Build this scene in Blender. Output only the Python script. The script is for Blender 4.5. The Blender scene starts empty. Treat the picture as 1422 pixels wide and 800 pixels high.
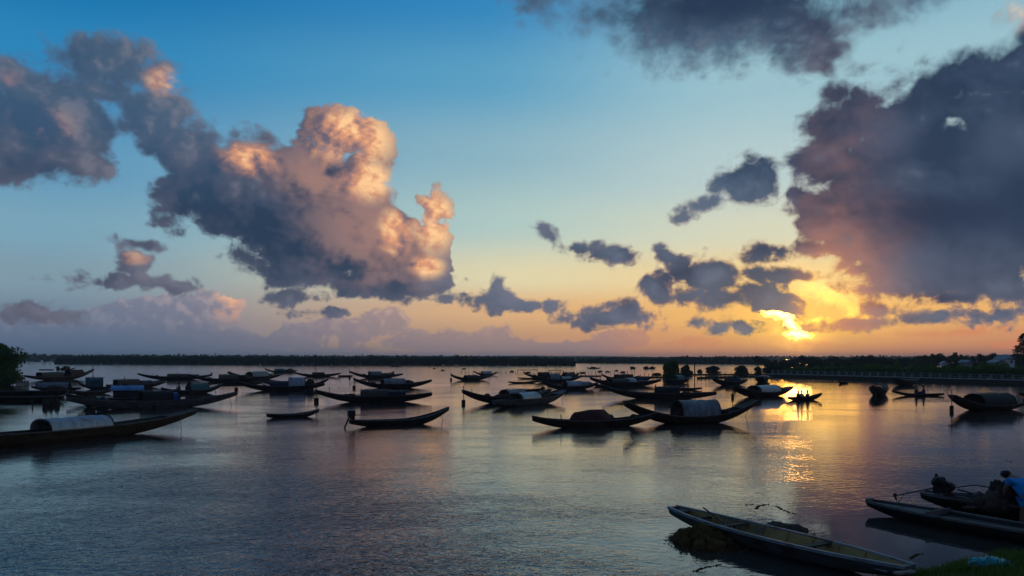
import bpy, bmesh, math, random
from mathutils import Vector, Matrix, noise as mnoise
R = math.radians
PI = math.pi
scene = bpy.context.scene
col = scene.collection

# ------------------------------------------------------------------ camera maths
PW, PH = 1422.0, 800.0
F = 1116.0            # focal length in photo pixels
HX, HY = 711.0, 497.0 # where the horizon sits in the photo
CAMH = 4.0            # eye height above the water

def at(px, y, h=0.0):
    """world point seen at photo pixel (px, y), on the plane z = h"""
    d = (CAMH - h) * F / (y - HY)
    return Vector(((px - HX) / F * d, d, h))

def at_d(px, py, d):
    return Vector(((px - HX) / F * d, d, CAMH - (py - HY) / F * d))

def lin(c):
    return tuple(((v / 255.0) / 12.92 if v / 255.0 <= 0.04045 else ((v / 255.0 + 0.055) / 1.055) ** 2.4) for v in c)

SUN_PX, SUN_PY = 1108.0, 466.0
SUN_AZ = math.atan((SUN_PX - HX) / F)                       # to the right of +Y
SUN_EL = math.atan((HY - SUN_PY) / F * math.cos(SUN_AZ))

# ------------------------------------------------------------------ node helpers
class G:
    """terse shader-node builder"""
    def __init__(s, tree): s.t = tree
    def n(s, typ, **kw):
        nd = s.t.nodes.new(typ)
        for k, v in kw.items(): setattr(nd, k, v)
        return nd
    def put(s, sock, v):
        if v is None: return
        if hasattr(v, 'default_value') or hasattr(v, 'is_linked'): s.t.links.new(v, sock)
        else: sock.default_value = v
    def m(s, op, a, b=None, c=None, clamp=False):
        nd = s.n('ShaderNodeMath', operation=op, use_clamp=clamp)
        s.put(nd.inputs[0], a); s.put(nd.inputs[1], b); s.put(nd.inputs[2], c)
        return nd.outputs[0]
    def v(s, op, a, b=None, scale=None):
        nd = s.n('ShaderNodeVectorMath', operation=op)
        s.put(nd.inputs[0], a); s.put(nd.inputs[1], b)
        if scale is not None: s.put(nd.inputs['Scale'], scale)
        return nd.outputs['Value'] if op in ('LENGTH', 'DOT_PRODUCT', 'DISTANCE') else nd.outputs['Vector']
    def xyz(s, x, y, z=0.0):
        nd = s.n('ShaderNodeCombineXYZ')
        for i, q in enumerate((x, y, z)): s.put(nd.inputs[i], q)
        return nd.outputs[0]
    def sep(s, a):
        nd = s.n('ShaderNodeSeparateXYZ'); s.put(nd.inputs[0], a); return nd.outputs
    def rng(s, a, lo, hi, o0=0.0, o1=1.0, mode='SMOOTHSTEP'):
        nd = s.n('ShaderNodeMapRange', interpolation_type=mode)
        s.put(nd.inputs[0], a)
        for i, q in zip((1, 2, 3, 4), (lo, hi, o0, o1)): s.put(nd.inputs[i], q)
        return nd.outputs[0]
    def mix(s, f, a, b, blend='MIX'):
        nd = s.n('ShaderNodeMix', data_type='RGBA', blend_type=blend, clamp_factor=True)
        s.put(nd.inputs[0], f)
        for i, q in ((6, a), (7, b)):
            if isinstance(q, (tuple, list)): q = (*q[:3], 1.0)
            s.put(nd.inputs[i], q)
        return nd.outputs[2]
    def ramp(s, f, stops, interp='EASE'):
        nd = s.n('ShaderNodeValToRGB'); cr = nd.color_ramp; cr.interpolation = interp
        while len(cr.elements) < len(stops): cr.elements.new(0.5)
        for e, (p, c) in zip(cr.elements, stops):
            e.position = p; e.color = (*c[:3], 1.0)
        s.put(nd.inputs[0], f); return nd.outputs[0]
    def noise(s, vec, scale, detail=4, rough=0.55, dim='3D', lac=2.0, dist=0.0):
        nd = s.n('ShaderNodeTexNoise', noise_dimensions=dim)
        s.put(nd.inputs['Vector'], vec); s.put(nd.inputs['Scale'], scale)
        s.put(nd.inputs['Detail'], detail); s.put(nd.inputs['Roughness'], rough)
        s.put(nd.inputs['Lacunarity'], lac); s.put(nd.inputs['Distortion'], dist)
        return nd.outputs
    def voro(s, vec, scale, detail=3, rough=0.5, smooth=0.0):
        nd = s.n('ShaderNodeTexVoronoi', voronoi_dimensions='2D', feature='F1', distance='EUCLIDEAN')
        s.put(nd.inputs['Vector'], vec); s.put(nd.inputs['Scale'], scale)
        s.put(nd.inputs['Detail'], detail); s.put(nd.inputs['Roughness'], rough)
        return nd.outputs['Distance']

# ------------------------------------------------------------------ sky
U = 11.16   # sky units per radian (one unit = a hundred photo pixels near the middle)
def sky_pos(px, py):
    u, v = (px - HX) / F, (HY - py) / F
    return (math.atan(u) * U, math.atan(v / math.sqrt(1 + u * u)) * U)
SX, SY = SUN_AZ * U, SUN_EL * U

def blob_params(b):
    cx, cy, rx, ry = b[:4]; rot = b[4] if len(b) > 4 else 0.0
    u = (cx - HX) / F
    X, Y = sky_pos(cx, cy)
    k = 1.0 / (1 + u * u)
    return X, Y, rx / 100.0 * k, ry / 100.0 * math.sqrt(k), R(rot)

def union(g, p, blobs, k=0.12, expo=0.65):
    """smooth union of soft ellipses: positive inside, negative outside"""
    acc = None
    pp = p
    if len(blobs) > 6: ps = g.sep(p)
    for i, b in enumerate(blobs):
        X, Y, rx, ry, rot = blob_params(b)
        if i and i % 6 == 0: pp = g.xyz(ps[0], ps[1], acc)   # evaluated in turn, or the shader runs out of registers
        nd = g.n('ShaderNodeMapping', vector_type='TEXTURE')
        g.put(nd.inputs['Vector'], pp)
        nd.inputs['Location'].default_value = (X, Y, 0)
        nd.inputs['Rotation'].default_value = (0, 0, rot)
        nd.inputs['Scale'].default_value = (rx, ry, 1e6)
        ln = g.v('LENGTH', nd.outputs[0])
        amp = min(rx, ry) ** expo
        val = g.m('MULTIPLY_ADD', ln, -amp, amp)
        acc = val if acc is None else g.m('SMOOTH_MAX', acc, val, k)
    return acc

def cuts(g, p, D, holes):
    ps = g.sep(p); p = g.xyz(ps[0], ps[1], D)
    for b in holes:
        X, Y, rx, ry, rot = blob_params(b[:5]); w = b[5]
        nd = g.n('ShaderNodeMapping', vector_type='TEXTURE')
        g.put(nd.inputs['Vector'], p)
        nd.inputs['Location'].default_value = (X, Y, 0)
        nd.inputs['Rotation'].default_value = (0, 0, rot)
        nd.inputs['Scale'].default_value = (rx, ry, 1e6)
        ln = g.v('LENGTH', nd.outputs[0])
        D = g.m('SUBTRACT', D, g.m('MULTIPLY', g.m('SUBTRACT', 1.0, ln, clamp=True), w))
    return D

CLOUDS = [
 # long cloud across the upper left
 (40,140,70,55), (5,205,70,55), (110,165,70,60), (70,210,105,38), (150,95,80,42,8), (212,112,36,30),
 (190,160,55,45,-40), (240,205,68,45,-45), (120,225,60,26), (250,250,40,55,-20),
 (150,130,60,45,-20), (215,160,50,60,-40), (265,225,50,45,-40), (90,150,90,60), (20,175,60,70),
 # its main body
 (285,235,66,50,-40), (335,270,95,68,-30), (405,290,130,80,-22), (465,330,120,62,-15), (525,360,85,42,-20),
 (430,370,110,32,-8), (500,392,110,22), (560,385,70,26), (445,270,90,60,-20), (380,235,60,40,-20), (560,345,50,50), (340,222,48,34), (415,235,55,36), (590,382,42,32), (602,330,26,42), (604,293,26,26),
 # bright heads
 (478,185,50,32), (530,203,34,28), (442,168,24,14), (500,232,42,22), (498,272,52,42), (540,318,32,40),
 # scraps under it
 (395,396,40,9), (402,411,30,12), (455,434,32,5), (620,413,22,5), (645,408,14,4),
 (187,366,24,16), (190,391,78,11), (245,398,34,8), (187,338,30,7,-8), (252,326,10,5),
 (45,434,60,13),
 # middle
 (685,416,38,14), (725,424,48,11), (765,328,34,13,-28), (800,345,22,9,-15), (855,353,40,12,-10),
 (845,441,66,15), (862,432,30,14), (690,391,11,8,40),
 # dark group left of the sun
 (1042,252,52,34), (985,283,30,13,10), (950,303,20,12,15), (922,352,18,12,-40), (948,370,32,16,-30),
 (985,388,42,30,-20), (1000,412,58,18), (1062,416,58,24,-10), (1030,452,74,12), (1128,459,20,3,0), (910,398,18,24,-25),
 (1080,348,52,14), (1092,383,52,10,-4), (1190,449,76,9,3), (1285,441,66,9,3), (1372,441,42,10), (1220,432,44,12,0),
 # great dark bank on the right
 (1158,132,26,24), (1190,160,60,40), (1280,170,110,50), (1230,300,90,60), (1380,180,90,60), (1170,178,66,44), (1150,222,70,46), (1262,240,150,92), (1370,280,150,110), (1300,360,150,52),
 (1250,396,95,22), (1370,395,95,28), (1420,190,70,60), (1140,292,40,42), (1108,268,22,12,-15), (1112,312,16,14,20), (1126,345,18,12,-20), (1100,240,14,8,10), (1178,330,32,60,0),
 (1330,108,120,34,14), (1410,85,80,46,25), (1428,52,44,34), (1285,128,60,30), (1404,24,20,20),
 (1540,250,130,110), (1600,370,170,50), (1540,120,110,56), (1700,300,140,60),
 # grey veil along the top
 (870,18,130,32,-10), (985,20,160,72), (1095,46,115,52,-20), (1205,12,120,30), (770,0,60,20), (930,0,160,40), (1140,92,60,18,-10),
]
HOLES = [(163,152,34,22,-20,.34), (172,205,50,24,40,.32), (215,232,26,20,30,.25), (1318,166,20,13,14,.30),
         (1205,70,70,22,20,.35), (1098,318,14,24,-20,.14), (1150,418,66,18,-28,.6), (1060,440,26,6,-8,.5)]
# where the low sun reaches the cloud faces
WARM = [(492,190,95,62), (512,250,60,40), (604,305,50,70), (550,322,36,46), (594,370,36,24), (345,220,60,30), (60,172,66,38),
        (12,110,30,20), (225,112,36,26), (1404,18,40,34), (187,358,30,14)]
BREAKS = [(1078,436,24,6,-10), (1098,450,15,8,-45), (1106,463,20,5,0), (1112,452,10,10,0), (1150,408,46,14,-22), (1186,428,26,9,-40), (1130,447,24,4,-8)]
SLITS = [(1080,438,20,4,-8), (1099,450,12,6,-45), (1107,465,17,5,0)]
# pale banks of far cloud low over the horizon
BANK = [(60,452,110,26), (200,436,90,24), (250,424,50,20), (292,424,42,24), (318,436,24,20), (150,430,40,14), (520,446,26,20), (545,436,20,14), (470,446,30,14), (180,470,220,32), (60,490,260,30), (360,478,120,22), (420,462,50,18),
        (500,456,50,24), (545,448,28,18), (600,474,80,18), (455,450,30,16), (690,478,60,20), (690,462,26,14), (800,482,90,14), (870,470,60,16),
        (300,492,420,14), (960,474,60,8), (1150,480,60,6), (1330,462,90,8), (1390,478,80,7)]

def group(name, ins, outs):
    t = bpy.data.node_groups.new(name, 'ShaderNodeTree')
    for nm, ty in ins: t.interface.new_socket(nm, in_out='INPUT', socket_type=ty)
    for nm, ty in outs: t.interface.new_socket(nm, in_out='OUTPUT', socket_type=ty)
    gi = t.nodes.new('NodeGroupInput'); go = t.nodes.new('NodeGroupOutput')
    return t, G(t), gi.outputs, go.inputs

def make_world():
    w = bpy.data.worlds.new("World"); scene.world = w; w.use_nodes = True
    w.cycles.sampling_method = 'MANUAL'; w.cycles.sample_map_resolution = 256
    t = w.node_tree; t.nodes.clear(); g = G(t)

    # ---- puffiness: bumps that shrink towards the horizon, like clouds that lie farther off
    pt, pg, pin, pout = group('cloud_puff', [('P', 'NodeSocketVector'), ('Detail', 'NodeSocketFloat')], [('D', 'NodeSocketFloat')])
    s = pg.sep(pin[0])
    q = pg.v('MULTIPLY', pin[0], (1.0, 1.25, 0.0))
    wv = pg.noise(q, 1.0, 3, 0.55, '2D')['Color']
    qw = pg.v('ADD', q, pg.v('SCALE', pg.v('SUBTRACT', wv, (0.5, 0.5, 0.5)), scale=0.32))
    fb = pg.noise(qw, 1.15, pin[1], 0.58, '2D')[0]
    vo = pg.voro(qw, 2.6, 3.5, 0.5)
    puff = pg.m('SUBTRACT', 0.45, vo)
    d = pg.m('ADD', pg.m('MULTIPLY', pg.m('SUBTRACT', fb, 0.5), 1.15), pg.m('MULTIPLY', puff, 0.38))
    amp = pg.rng(s[1], 0.2, 3.2, 0.34, 0.66, 'LINEAR')
    fine = pg.m('MULTIPLY', pg.m('SUBTRACT', pg.noise(qw, 4.6, pg.m('SUBTRACT', pin[1], 2.0), 0.6, '2D')[0], 0.5), pg.m('MULTIPLY', pg.rng(s[1], 0.3, 3.0, 0.42, 0.12, 'LINEAR'), pg.rng(pin[1], 4.0, 8.0, 0.15, 1.0, 'LINEAR')))
    pg.put(pout[0], pg.m('ADD', pg.m('MULTIPLY', d, amp), fine))

    bt, bg_, bin_, bout = group('cloud_mass', [('P', 'NodeSocketVector')], [('D', 'NodeSocketFloat')])
    bg_.put(bout[0], cuts(bg_, bin_[0], union(bg_, bin_[0], CLOUDS), HOLES))

    def use(tree, p, detail=9.0):
        nd = g.n('ShaderNodeGroup'); nd.node_tree = tree; g.put(nd.inputs[0], p)
        if len(nd.inputs) > 1: nd.inputs[1].default_value = detail
        return nd.outputs[0]

    # ---- direction -> azimuth / elevation in sky units
    tc = g.n('ShaderNodeTexCoord')
    dirv = g.v('NORMALIZE', tc.outputs['Generated'])
    d = g.sep(dirv)
    az = g.m('ARCTAN2', d[0], d[1]); el = g.m('ARCSINE', d[2])
    X = g.m('MULTIPLY', az, U); Y = g.m('MULTIPLY', el, U)
    P = g.xyz(X, Y)
    sunv = (math.sin(SUN_AZ) * math.cos(SUN_EL), math.cos(SUN_AZ) * math.cos(SUN_EL), math.sin(SUN_EL))
    cosang = g.v('DOT_PRODUCT', dirv, sunv)
    ang = g.m('MULTIPLY', g.m('ARCCOSINE', g.m('MINIMUM', cosang, 1.0)), U)      # sky units from the sun
    # ellipse-stretched distance for the glow along the horizon
    dxs = g.m('SUBTRACT', X, SX); dys = g.m('SUBTRACT', Y, SY)
    gl = g.m('SQRT', g.m('ADD', g.m('POWER', g.m('MULTIPLY', dxs, 0.62), 2.0), g.m('POWER', dys, 2.0)))
    front = g.rng(d[1], -0.5, 0.75, 0.0, 1.0)

    # ---- clear sky
    sk = g.n('ShaderNodeTexSky', sky_type='NISHITA'); sk.sun_disc = False
    sk.sun_elevation = SUN_EL; sk.sun_rotation = SUN_AZ
    sk.air_density = 1.2; sk.dust_density = 1.0; sk.ozone_density = 2.0
    ef = g.m('DIVIDE', Y, 5.2, clamp=True)
    e = lambda px: min(1.0, max(0.0, math.atan((HY - px) / F) * U / 5.2))
    away = g.ramp(ef, [(0.0, lin((88,108,132))), (e(455), lin((112,132,154))), (e(400), lin((130,158,174))), (e(340), lin((124,168,190))),
                       (e(260), lin((98,156,192))), (e(130), lin((44,136,190))), (e(20), lin((14,116,176))), (1.0, lin((10,96,160)))])
    midd = g.ramp(ef, [(0.0, lin((158,134,128))), (e(470), lin((196,156,126))), (e(430), lin((228,182,134))), (e(385), lin((230,220,180))), (e(310), lin((178,206,202))),
                       (e(210), lin((142,184,200))), (e(110), lin((94,164,200))), (e(0), lin((52,138,194))), (1.0, lin((34,118,178)))])
    sunw = g.ramp(ef, [(0.0, lin((190,128,104))), (e(472), lin((212,148,110))), (e(440), lin((240,182,112))), (e(390), lin((240,214,158))), (e(330), lin((214,220,198))),
                       (e(250), lin((186,210,212))), (e(130), lin((158,198,210))), (e(0), lin((124,178,202))), (1.0, lin((100,160,194)))])
    fm = g.rng(X, -6.0, 0.5); fs = g.rng(X, -0.6, 3.4)
    clear = g.mix(fs, g.mix(fm, away, midd), sunw)
    clear = g.mix(0.06, clear, g.v('SCALE', sk.outputs[0], scale=0.1))
    # glow round the sun, and the breaks in the cloud it shines through
    dull = g.rng(Y, 0.02, 0.42, 0.25, 1.0)
    glow = g.m('MULTIPLY', g.m('EXPONENT', g.m('MULTIPLY', gl, -1.9)), dull)
    clear = g.mix(glow, clear, g.v('SCALE', lin((255,204,96)), scale=1.1))
    brk = union(g, g.v('ADD', P, g.v('SCALE', g.v('SUBTRACT', g.noise(P, 4.5, 4, 0.62, '2D')['Color'], (0.5, 0.5, 0.5)), scale=0.34)), BREAKS, 0.08, 0.0)
    brk = g.m('ADD', g.m('MULTIPLY', g.rng(brk, -2.6, 0.8), 0.22), g.m('MULTIPLY', g.rng(brk, -0.55, 1.0), 0.8))
    core = g.m('MULTIPLY', g.m('EXPONENT', g.m('MULTIPLY', ang, -9.0)), g.rng(g.noise(g.v('MULTIPLY', P, (4.0, 13.0, 1)), 1.0, 4, 0.6, '2D')[0], 0.42, 0.62, 0.22, 1.0))
    clear = g.mix(1.0, clear, g.v('SCALE', lin((255,178,56)), scale=g.m('ADD', g.m('MULTIPLY', core, 1.3), g.m('MULTIPLY', g.m('MULTIPLY', brk, 1.8), g.m('EXPONENT', g.m('MULTIPLY', ang, -1.0))))), 'ADD')

    # ---- far pale banks
    bank = union(g, P, BANK, 0.1)
    pn = use(pt, g.v('ADD', g.v('MULTIPLY', P, (1.25, 1.25, 1)), (7.3, 0.25, 0)))
    bd = g.m('ADD', bank, g.m('MULTIPLY', pn, 0.75))
    ba = g.rng(bd, -0.02, 0.07)
    bl = g.m('ADD', pn, g.m('MULTIPLY', use(pt, g.v('ADD', g.v('MULTIPLY', g.v('ADD', P, (0.09, 0.03, 0)), (1.25, 1.25, 1)), (7.3, 0.25, 0))), -1.0))
    blit = g.m('MULTIPLY', g.rng(g.m('ADD', bl, g.m('MULTIPLY', bd, -0.12)), -0.06, 0.12), g.rng(Y, 0.15, 0.9))
    bshade = g.mix(g.rng(X, -5.5, 0.5), g.mix(g.rng(Y, 0.0, 0.9), lin((86,106,132)), lin((122,126,148))), g.mix(g.rng(Y, 0.0, 0.9), lin((150,130,132)), lin((178,148,140))))
    bshade = g.mix(g.rng(X, 0.6, 3.0), bshade, lin((222,142,100)))
    blite = g.mix(g.rng(X, -5.5, 1.0), lin((160,152,162)), lin((228,182,146)))
    bcol = g.mix(g.m('MULTIPLY', blit, 0.8), bshade, blite)
    bcol = g.mix(g.m('MULTIPLY', use_warm(g, P, [(318,422,34,34)]), g.rng(bd, 0.35, 0.02)), bcol, lin((250,186,140)))
    sky = g.mix(g.m('MULTIPLY', ba, g.rng(gl, 0.3, 1.6, 0.25, 0.9)), clear, bcol)

    # ---- near clouds
    P = g.xyz(X, Y, ba); mass = use(bt, P); puff0 = use(pt, P)
    mass = g.m('ADD', mass, 0.11); D = g.m('ADD', mass, puff0)
    # step towards the light
    lx = dxs; ly = g.m('SUBTRACT', g.m('MULTIPLY', g.m('ABSOLUTE', dxs), 0.55), dys)
    lv = g.v('NORMALIZE', g.xyz(g.m('MULTIPLY', lx, -1.0), ly))
    P1 = g.v('ADD', P, g.v('SCALE', lv, scale=0.09)); P2 = g.v('ADD', g.xyz(X, Y, mass), g.v('SCALE', lv, scale=0.42))
    puffs = use(pt, P, 5.0); D2 = g.m('ADD', g.m('ADD', use(bt, P2), 0.11), use(pt, P2, 2.5))
    g1 = g.m('SUBTRACT', puffs, use(pt, P1, 5.0)); g2 = g.m('SUBTRACT', g.m('ADD', mass, puffs), D2)
    lit_s = g.m('ADD', g.m('MULTIPLY', g1, 0.55), g.m('MULTIPLY', g2, 0.95))
    lit_s = g.rng(g.m('SUBTRACT', lit_s, g.m('MULTIPLY', g.m('MAXIMUM', D2, 0.0), 0.22)), -0.50, 0.55, mode='LINEAR')
    lit = g.m('ADD', g.m('MULTIPLY', g1, g.rng(X, -2.0, 1.5, 1.9, 0.8)), g.m('MULTIPLY', g2, g.rng(X, -2.0, 1.5, 0.85, 0.6)))
    lit = g.rng(g.m('SUBTRACT', lit, g.m('MULTIPLY', g.m('MAXIMUM', D2, 0.0), 0.30)), -0.55, 0.60, mode='LINEAR')
    P = g.xyz(X, Y, lit)
    soft = g.rng(Y, 0.5, 4.0, 0.12, 0.28, 'LINEAR')
    soft = g.m('MULTIPLY', soft, g.rng(use_warm(g, P, [(490,190,130,80), (590,330,90,100)]), 0.0, 0.5, 1.0, 0.34))
    soft = g.m('MULTIPLY', soft, g.m('ADD', 1.0, g.m('MULTIPLY', g.m('MULTIPLY', g.rng(Y, 3.2, 4.0), g.rng(X, 0.0, 0.6)), 0.8)))
    alpha = g.rng(g.m('DIVIDE', D, soft), -0.35, 0.95)
    thick = g.rng(D, 0.0, 0.75)
    P = g.xyz(X, Y, soft)
    warm = use_warm(g, P, WARM)
    # body colours: shaded base, middle tone, lit tone
    dk = g.mix(g.rng(Y, 0.4, 1.6), lin((74,84,104)), lin((44,62,86)))
    dk = g.mix(g.m('MULTIPLY', g.rng(X, -1.5, -4.5), g.rng(Y, 1.6, 3.0)), dk, lin((58,86,116)))
    md = g.mix(g.rng(Y, 0.4, 2.6), lin((98,108,126)), lin((70,92,116)))
    md = g.mix(g.m('MULTIPLY', g.rng(X, 2.6, 3.6), g.rng(Y, 0.9, 1.6)), md, lin((60,78,102)))
    md = g.mix(g.m('MULTIPLY', g.rng(X, 0.0, -2.0), 0.75), md, lin((90,92,110)))
    md = g.mix(g.m('MULTIPLY', g.rng(X, -3.0, -4.4), g.rng(Y, 2.2, 3.0)), md, lin((78,98,122)))
    lt = g.mix(g.rng(X, 1.0, 4.0), lin((128,128,142)), lin((112,132,150)))
    wm = g.mix(g.rng(X, -6.0, -2.8), lin((120,100,112)), lin((158,122,114)))
    wl = g.mix(g.rng(X, -6.0, -2.8), lin((176,140,136)), lin((255,204,150)))
    wl = g.mix(g.rng(X, 2.0, 4.0), wl, lin((190,146,122))); wm = g.mix(g.rng(X, 2.0, 4.0), wm, lin((116,100,108)))
    body = g.mix(g.rng(lit_s, 0.14, 0.80, mode='LINEAR'), dk, md)
    body = g.mix(g.m('MULTIPLY', g.rng(lit, 0.55, 1.1), 0.5), body, lt)
    P = g.xyz(X, Y, warm)
    wash = use_warm(g, P, [(520,320,150,120,-30), (440,250,110,60,-20), (470,200,110,80)], 1.0)
    body = g.mix(g.m('MULTIPLY', wash, g.rng(lit_s, 0.05, 0.62)), body, lin((158,124,118)))
    wt = g.m('ADD', g.m('ADD', lit, g.m('MULTIPLY', g1, 1.1)), g.rng(D, 0.0, 0.8, 0.12, -0.14, 'LINEAR'))
    wcol = g.ramp(wt, [(0.10, lin((112,98,112))), (0.38, lin((172,130,120))), (0.66, lin((224,158,122))), (1.0, lin((255,204,150)))], 'LINEAR')
    body = g.mix(g.m('MULTIPLY', g.m('MULTIPLY', warm, 1.35, clamp=True), g.rng(X, -6.2, -3.2, 0.0, 1.0)), body, wcol)
    body = g.mix(g.m('MULTIPLY', g.m('MULTIPLY', warm, g.rng(wt, 0.2, 0.8)), g.rng(X, -3.2, -5.0, 0.0, 0.36)), body, lin((176,136,134)))
    body = g.mix(g.m('MULTIPLY', g.rng(D, 0.30, 0.0), 0.22), body, lt)
    P = g.xyz(X, Y, wt)
    band = g.m('SUBTRACT', use_warm(g, P, [(1290,372,190,46), (1400,200,90,60), (1230,190,70,50)], 0.9), use_warm(g, P, [(1330,295,190,46), (1000,10,130,40), (1250,418,150,16)], 0.9))
    body = g.mix(g.m('MULTIPLY', g.m('MAXIMUM', band, 0.0), 0.6), body, lin((76,90,114)))
    body = g.mix(g.m('MULTIPLY', g.m('MAXIMUM', g.m('MULTIPLY', band, -1.0), 0.0), 0.85), body, lin((36,54,80)))
    bk = g.m('MULTIPLY', g.m('EXPONENT', g.m('MULTIPLY', ang, -0.85)), g.m('MULTIPLY', g.rng(dxs, -0.25, 0.35), g.rng(dxs, 1.75, 0.55)))
    bk = g.m('MULTIPLY', g.m('MULTIPLY', bk, g.m('ADD', g.rng(lit, 0.15, 0.75), 0.25)), g.rng(D, 0.8, 0.05, 0.25, 1.0))
    body = g.mix(g.m('MULTIPLY', bk, 1.2, clamp=True), body, lin((222,142,104)))
    # clouds close to the sun take fire where they are thin
    near = g.m('EXPONENT', g.m('MULTIPLY', gl, -1.3))
    fire = g.m('MULTIPLY', g.m('MULTIPLY', near, 1.7, clamp=True), g.m('SUBTRACT', 1.0, g.m('MULTIPLY', g.rng(D, 0.0, 0.20), 0.93)))
    body = g.mix(fire, body, g.mix(g.rng(ang, 0.3, 2.2), lin((255,196,90)), lin((232,160,118))))
    final = g.mix(alpha, sky, body)
    # the sun itself breaks through two ragged slits
    slit = union(g, g.v('ADD', P, g.v('SCALE', g.v('SUBTRACT', g.noise(P, 7.0, 3, 0.6, '2D')['Color'], (0.5, 0.5, 0.5)), scale=0.16)), SLITS, 0.05, 0.0)
    flare = g.m('EXPONENT', g.m('MULTIPLY', ang, -4.0))
    final = g.mix(1.0, final, g.v('SCALE', lin((255,174,60)), scale=g.m('ADD', g.m('MULTIPLY', g.rng(slit, -0.5, 0.6), 17.0), g.m('MULTIPLY', flare, 0.35))), 'ADD')

    # ---- behind the viewer: dusk has already come
    back = g.mix(g.rng(el, 0.0, 1.2), lin((84,92,116)), lin((40,74,120)))
    final = g.mix(front, g.v('SCALE', back, scale=1.0), final)
    over = g.rng(el, 0.45, 0.9)
    final = g.mix(g.m('MULTIPLY', over, front), final, g.v('SCALE', lin((92,108,134)), scale=0.75))
    low = g.rng(d[2], -0.02, 0.0)
    final = g.mix(low, lin((40,46,58)), final)
    bgd = g.n('ShaderNodeBackground'); bgd.inputs['Strength'].default_value = 0.1
    g.put(bgd.inputs['Color'], g.v('SCALE', final, scale=10.0))
    out = g.n('ShaderNodeOutputWorld'); t.links.new(bgd.outputs[0], out.inputs[0])
    return w

def use_warm(g, p, blobs, hi=0.95):
    u = union(g, p, blobs, 0.1, 0.0)
    return g.rng(u, 0.0, hi)

make_world()

# ------------------------------------------------------------------ camera, sun, view
cd = bpy.data.cameras.new('camera'); cam = bpy.data.objects.new('camera', cd); col.objects.link(cam)
cam.location = (0, 0, CAMH); cam.rotation_euler = (R(90), 0, 0)
cd.sensor_width = 36.0; cd.lens = F / PW * 36.0
cd.shift_y = (HY - PH / 2) / PW
cd.clip_start = 0.1; cd.clip_end = 60000
scene.camera = cam
sd = bpy.data.lights.new('sun', 'SUN'); sun = bpy.data.objects.new('sun', sd); col.objects.link(sun)
sd.energy = 0.018; sd.angle = R(1.8); sd.color = (1.0, 0.46, 0.11)
sdir = Vector((math.sin(SUN_AZ) * math.cos(SUN_EL), math.cos(SUN_AZ) * math.cos(SUN_EL), math.sin(SUN_EL)))
sun.rotation_euler = sdir.to_track_quat('Z', 'Y').to_euler()
sun.location = sdir * 300
vs = scene.view_settings
vs.view_transform = 'Standard'; vs.look = 'None'; vs.gamma = 1.0; vs.exposure = 0.0; vs.use_curve_mapping = False
cy = scene.cycles
cy.use_adaptive_sampling = True; cy.adaptive_threshold = 0.015; cy.adaptive_min_samples = 12
cy.use_denoising = True; cy.denoiser = 'OPENIMAGEDENOISE'; cy.denoising_prefilter = 'ACCURATE'
cy.max_bounces = 5; cy.diffuse_bounces = 2; cy.glossy_bounces = 3; cy.transmission_bounces = 2; cy.transparent_max_bounces = 6; cy.volume_bounces = 0
cy.caustics_reflective = False; cy.caustics_refractive = False
cy.sample_clamp_indirect = 4.0

# ------------------------------------------------------------------ materials
MAT = {}
def mat(name, build):
    m = bpy.data.materials.new(name); m.use_nodes = True
    t = m.node_tree; b = t.nodes['Principled BSDF']
    build(G(t), b); MAT[name] = m; return m

def worn(name, c1, c2, rough=0.7, scale=3.0, stretch=(1, 1, 1), bump=0.3, dirt=None, metal=0.0, bscale=None, spec=0.3):
    """two-tone weathered surface with grain, dirt blotches and a light bump"""
    def f(g, b):
        tc = g.n('ShaderNodeTexCoord'); oi = g.n('ShaderNodeObjectInfo')
        p = g.v('ADD', tc.outputs['Object'], g.v('SCALE', (13.1, 7.7, 3.3), scale=oi.outputs['Random']))
        ps = g.v('MULTIPLY', p, stretch)
        n = g.noise(ps, scale, 6, 0.62)[0]
        c = g.mix(g.rng(n, 0.32, 0.68), c1, c2)
        if dirt:
            d = g.noise(p, scale * 0.45, 5, 0.65)[0]
            c = g.mix(g.rng(d, 0.50, 0.72), c, dirt)
        g.put(b.inputs['Base Color'], c)
        g.put(b.inputs['Roughness'], g.rng(n, 0.3, 0.7, rough - 0.12, rough + 0.12))
        b.inputs['Metallic'].default_value = metal
        b.inputs['Specular IOR Level'].default_value = spec
        bp = g.n('ShaderNodeBump'); bp.inputs['Strength'].default_value = bump; bp.inputs['Distance'].default_value = 0.02
        g.put(bp.inputs['Height'], g.noise(ps, bscale or scale * 3, 5, 0.6)[0]); g.put(b.inputs['Normal'], bp.outputs[0])
    return mat(name, f)

worn('wood_dark', (.022, .018, .016), (.050, .040, .033), .75, 4, (.35, 2.5, 3), .5, (.014, .013, .012))
worn('wood_brown', (.040, .027, .019), (.085, .058, .040), .75, 4, (.35, 2.5, 3), .5, (.022, .018, .015))
worn('wood_grey', (.085, .082, .080), (.150, .142, .135), .75, 4, (.3, 2.5, 3), .5, (.040, .038, .036))
worn('wood_pale', (.20, .16, .12), (.32, .27, .21), .7, 4, (.3, 2, 3), .4, (.10, .08, .06))
worn('tar', (.010, .010, .011), (.022, .021, .021), .6, 3, (1, 1, 1), .3)
worn('tin', (.22, .25, .28), (.40, .43, .45), .45, 2.4, (1.6, .5, .5), .3, (.16, .14, .12), .3, spec=.5)
worn('tin_dull', (.12, .135, .15), (.25, .27, .28), .55, 2.4, (1.6, .5, .5), .35, (.07, .055, .045), .2)
worn('mat_woven', (.060, .052, .044), (.130, .112, .092), .85, 14, (1, 1, 1), .6, (.035, .030, .026))
worn('mat_dark', (.022, .021, .022), (.048, .045, .044), .85, 12, (1, 1, 1), .6)
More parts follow.
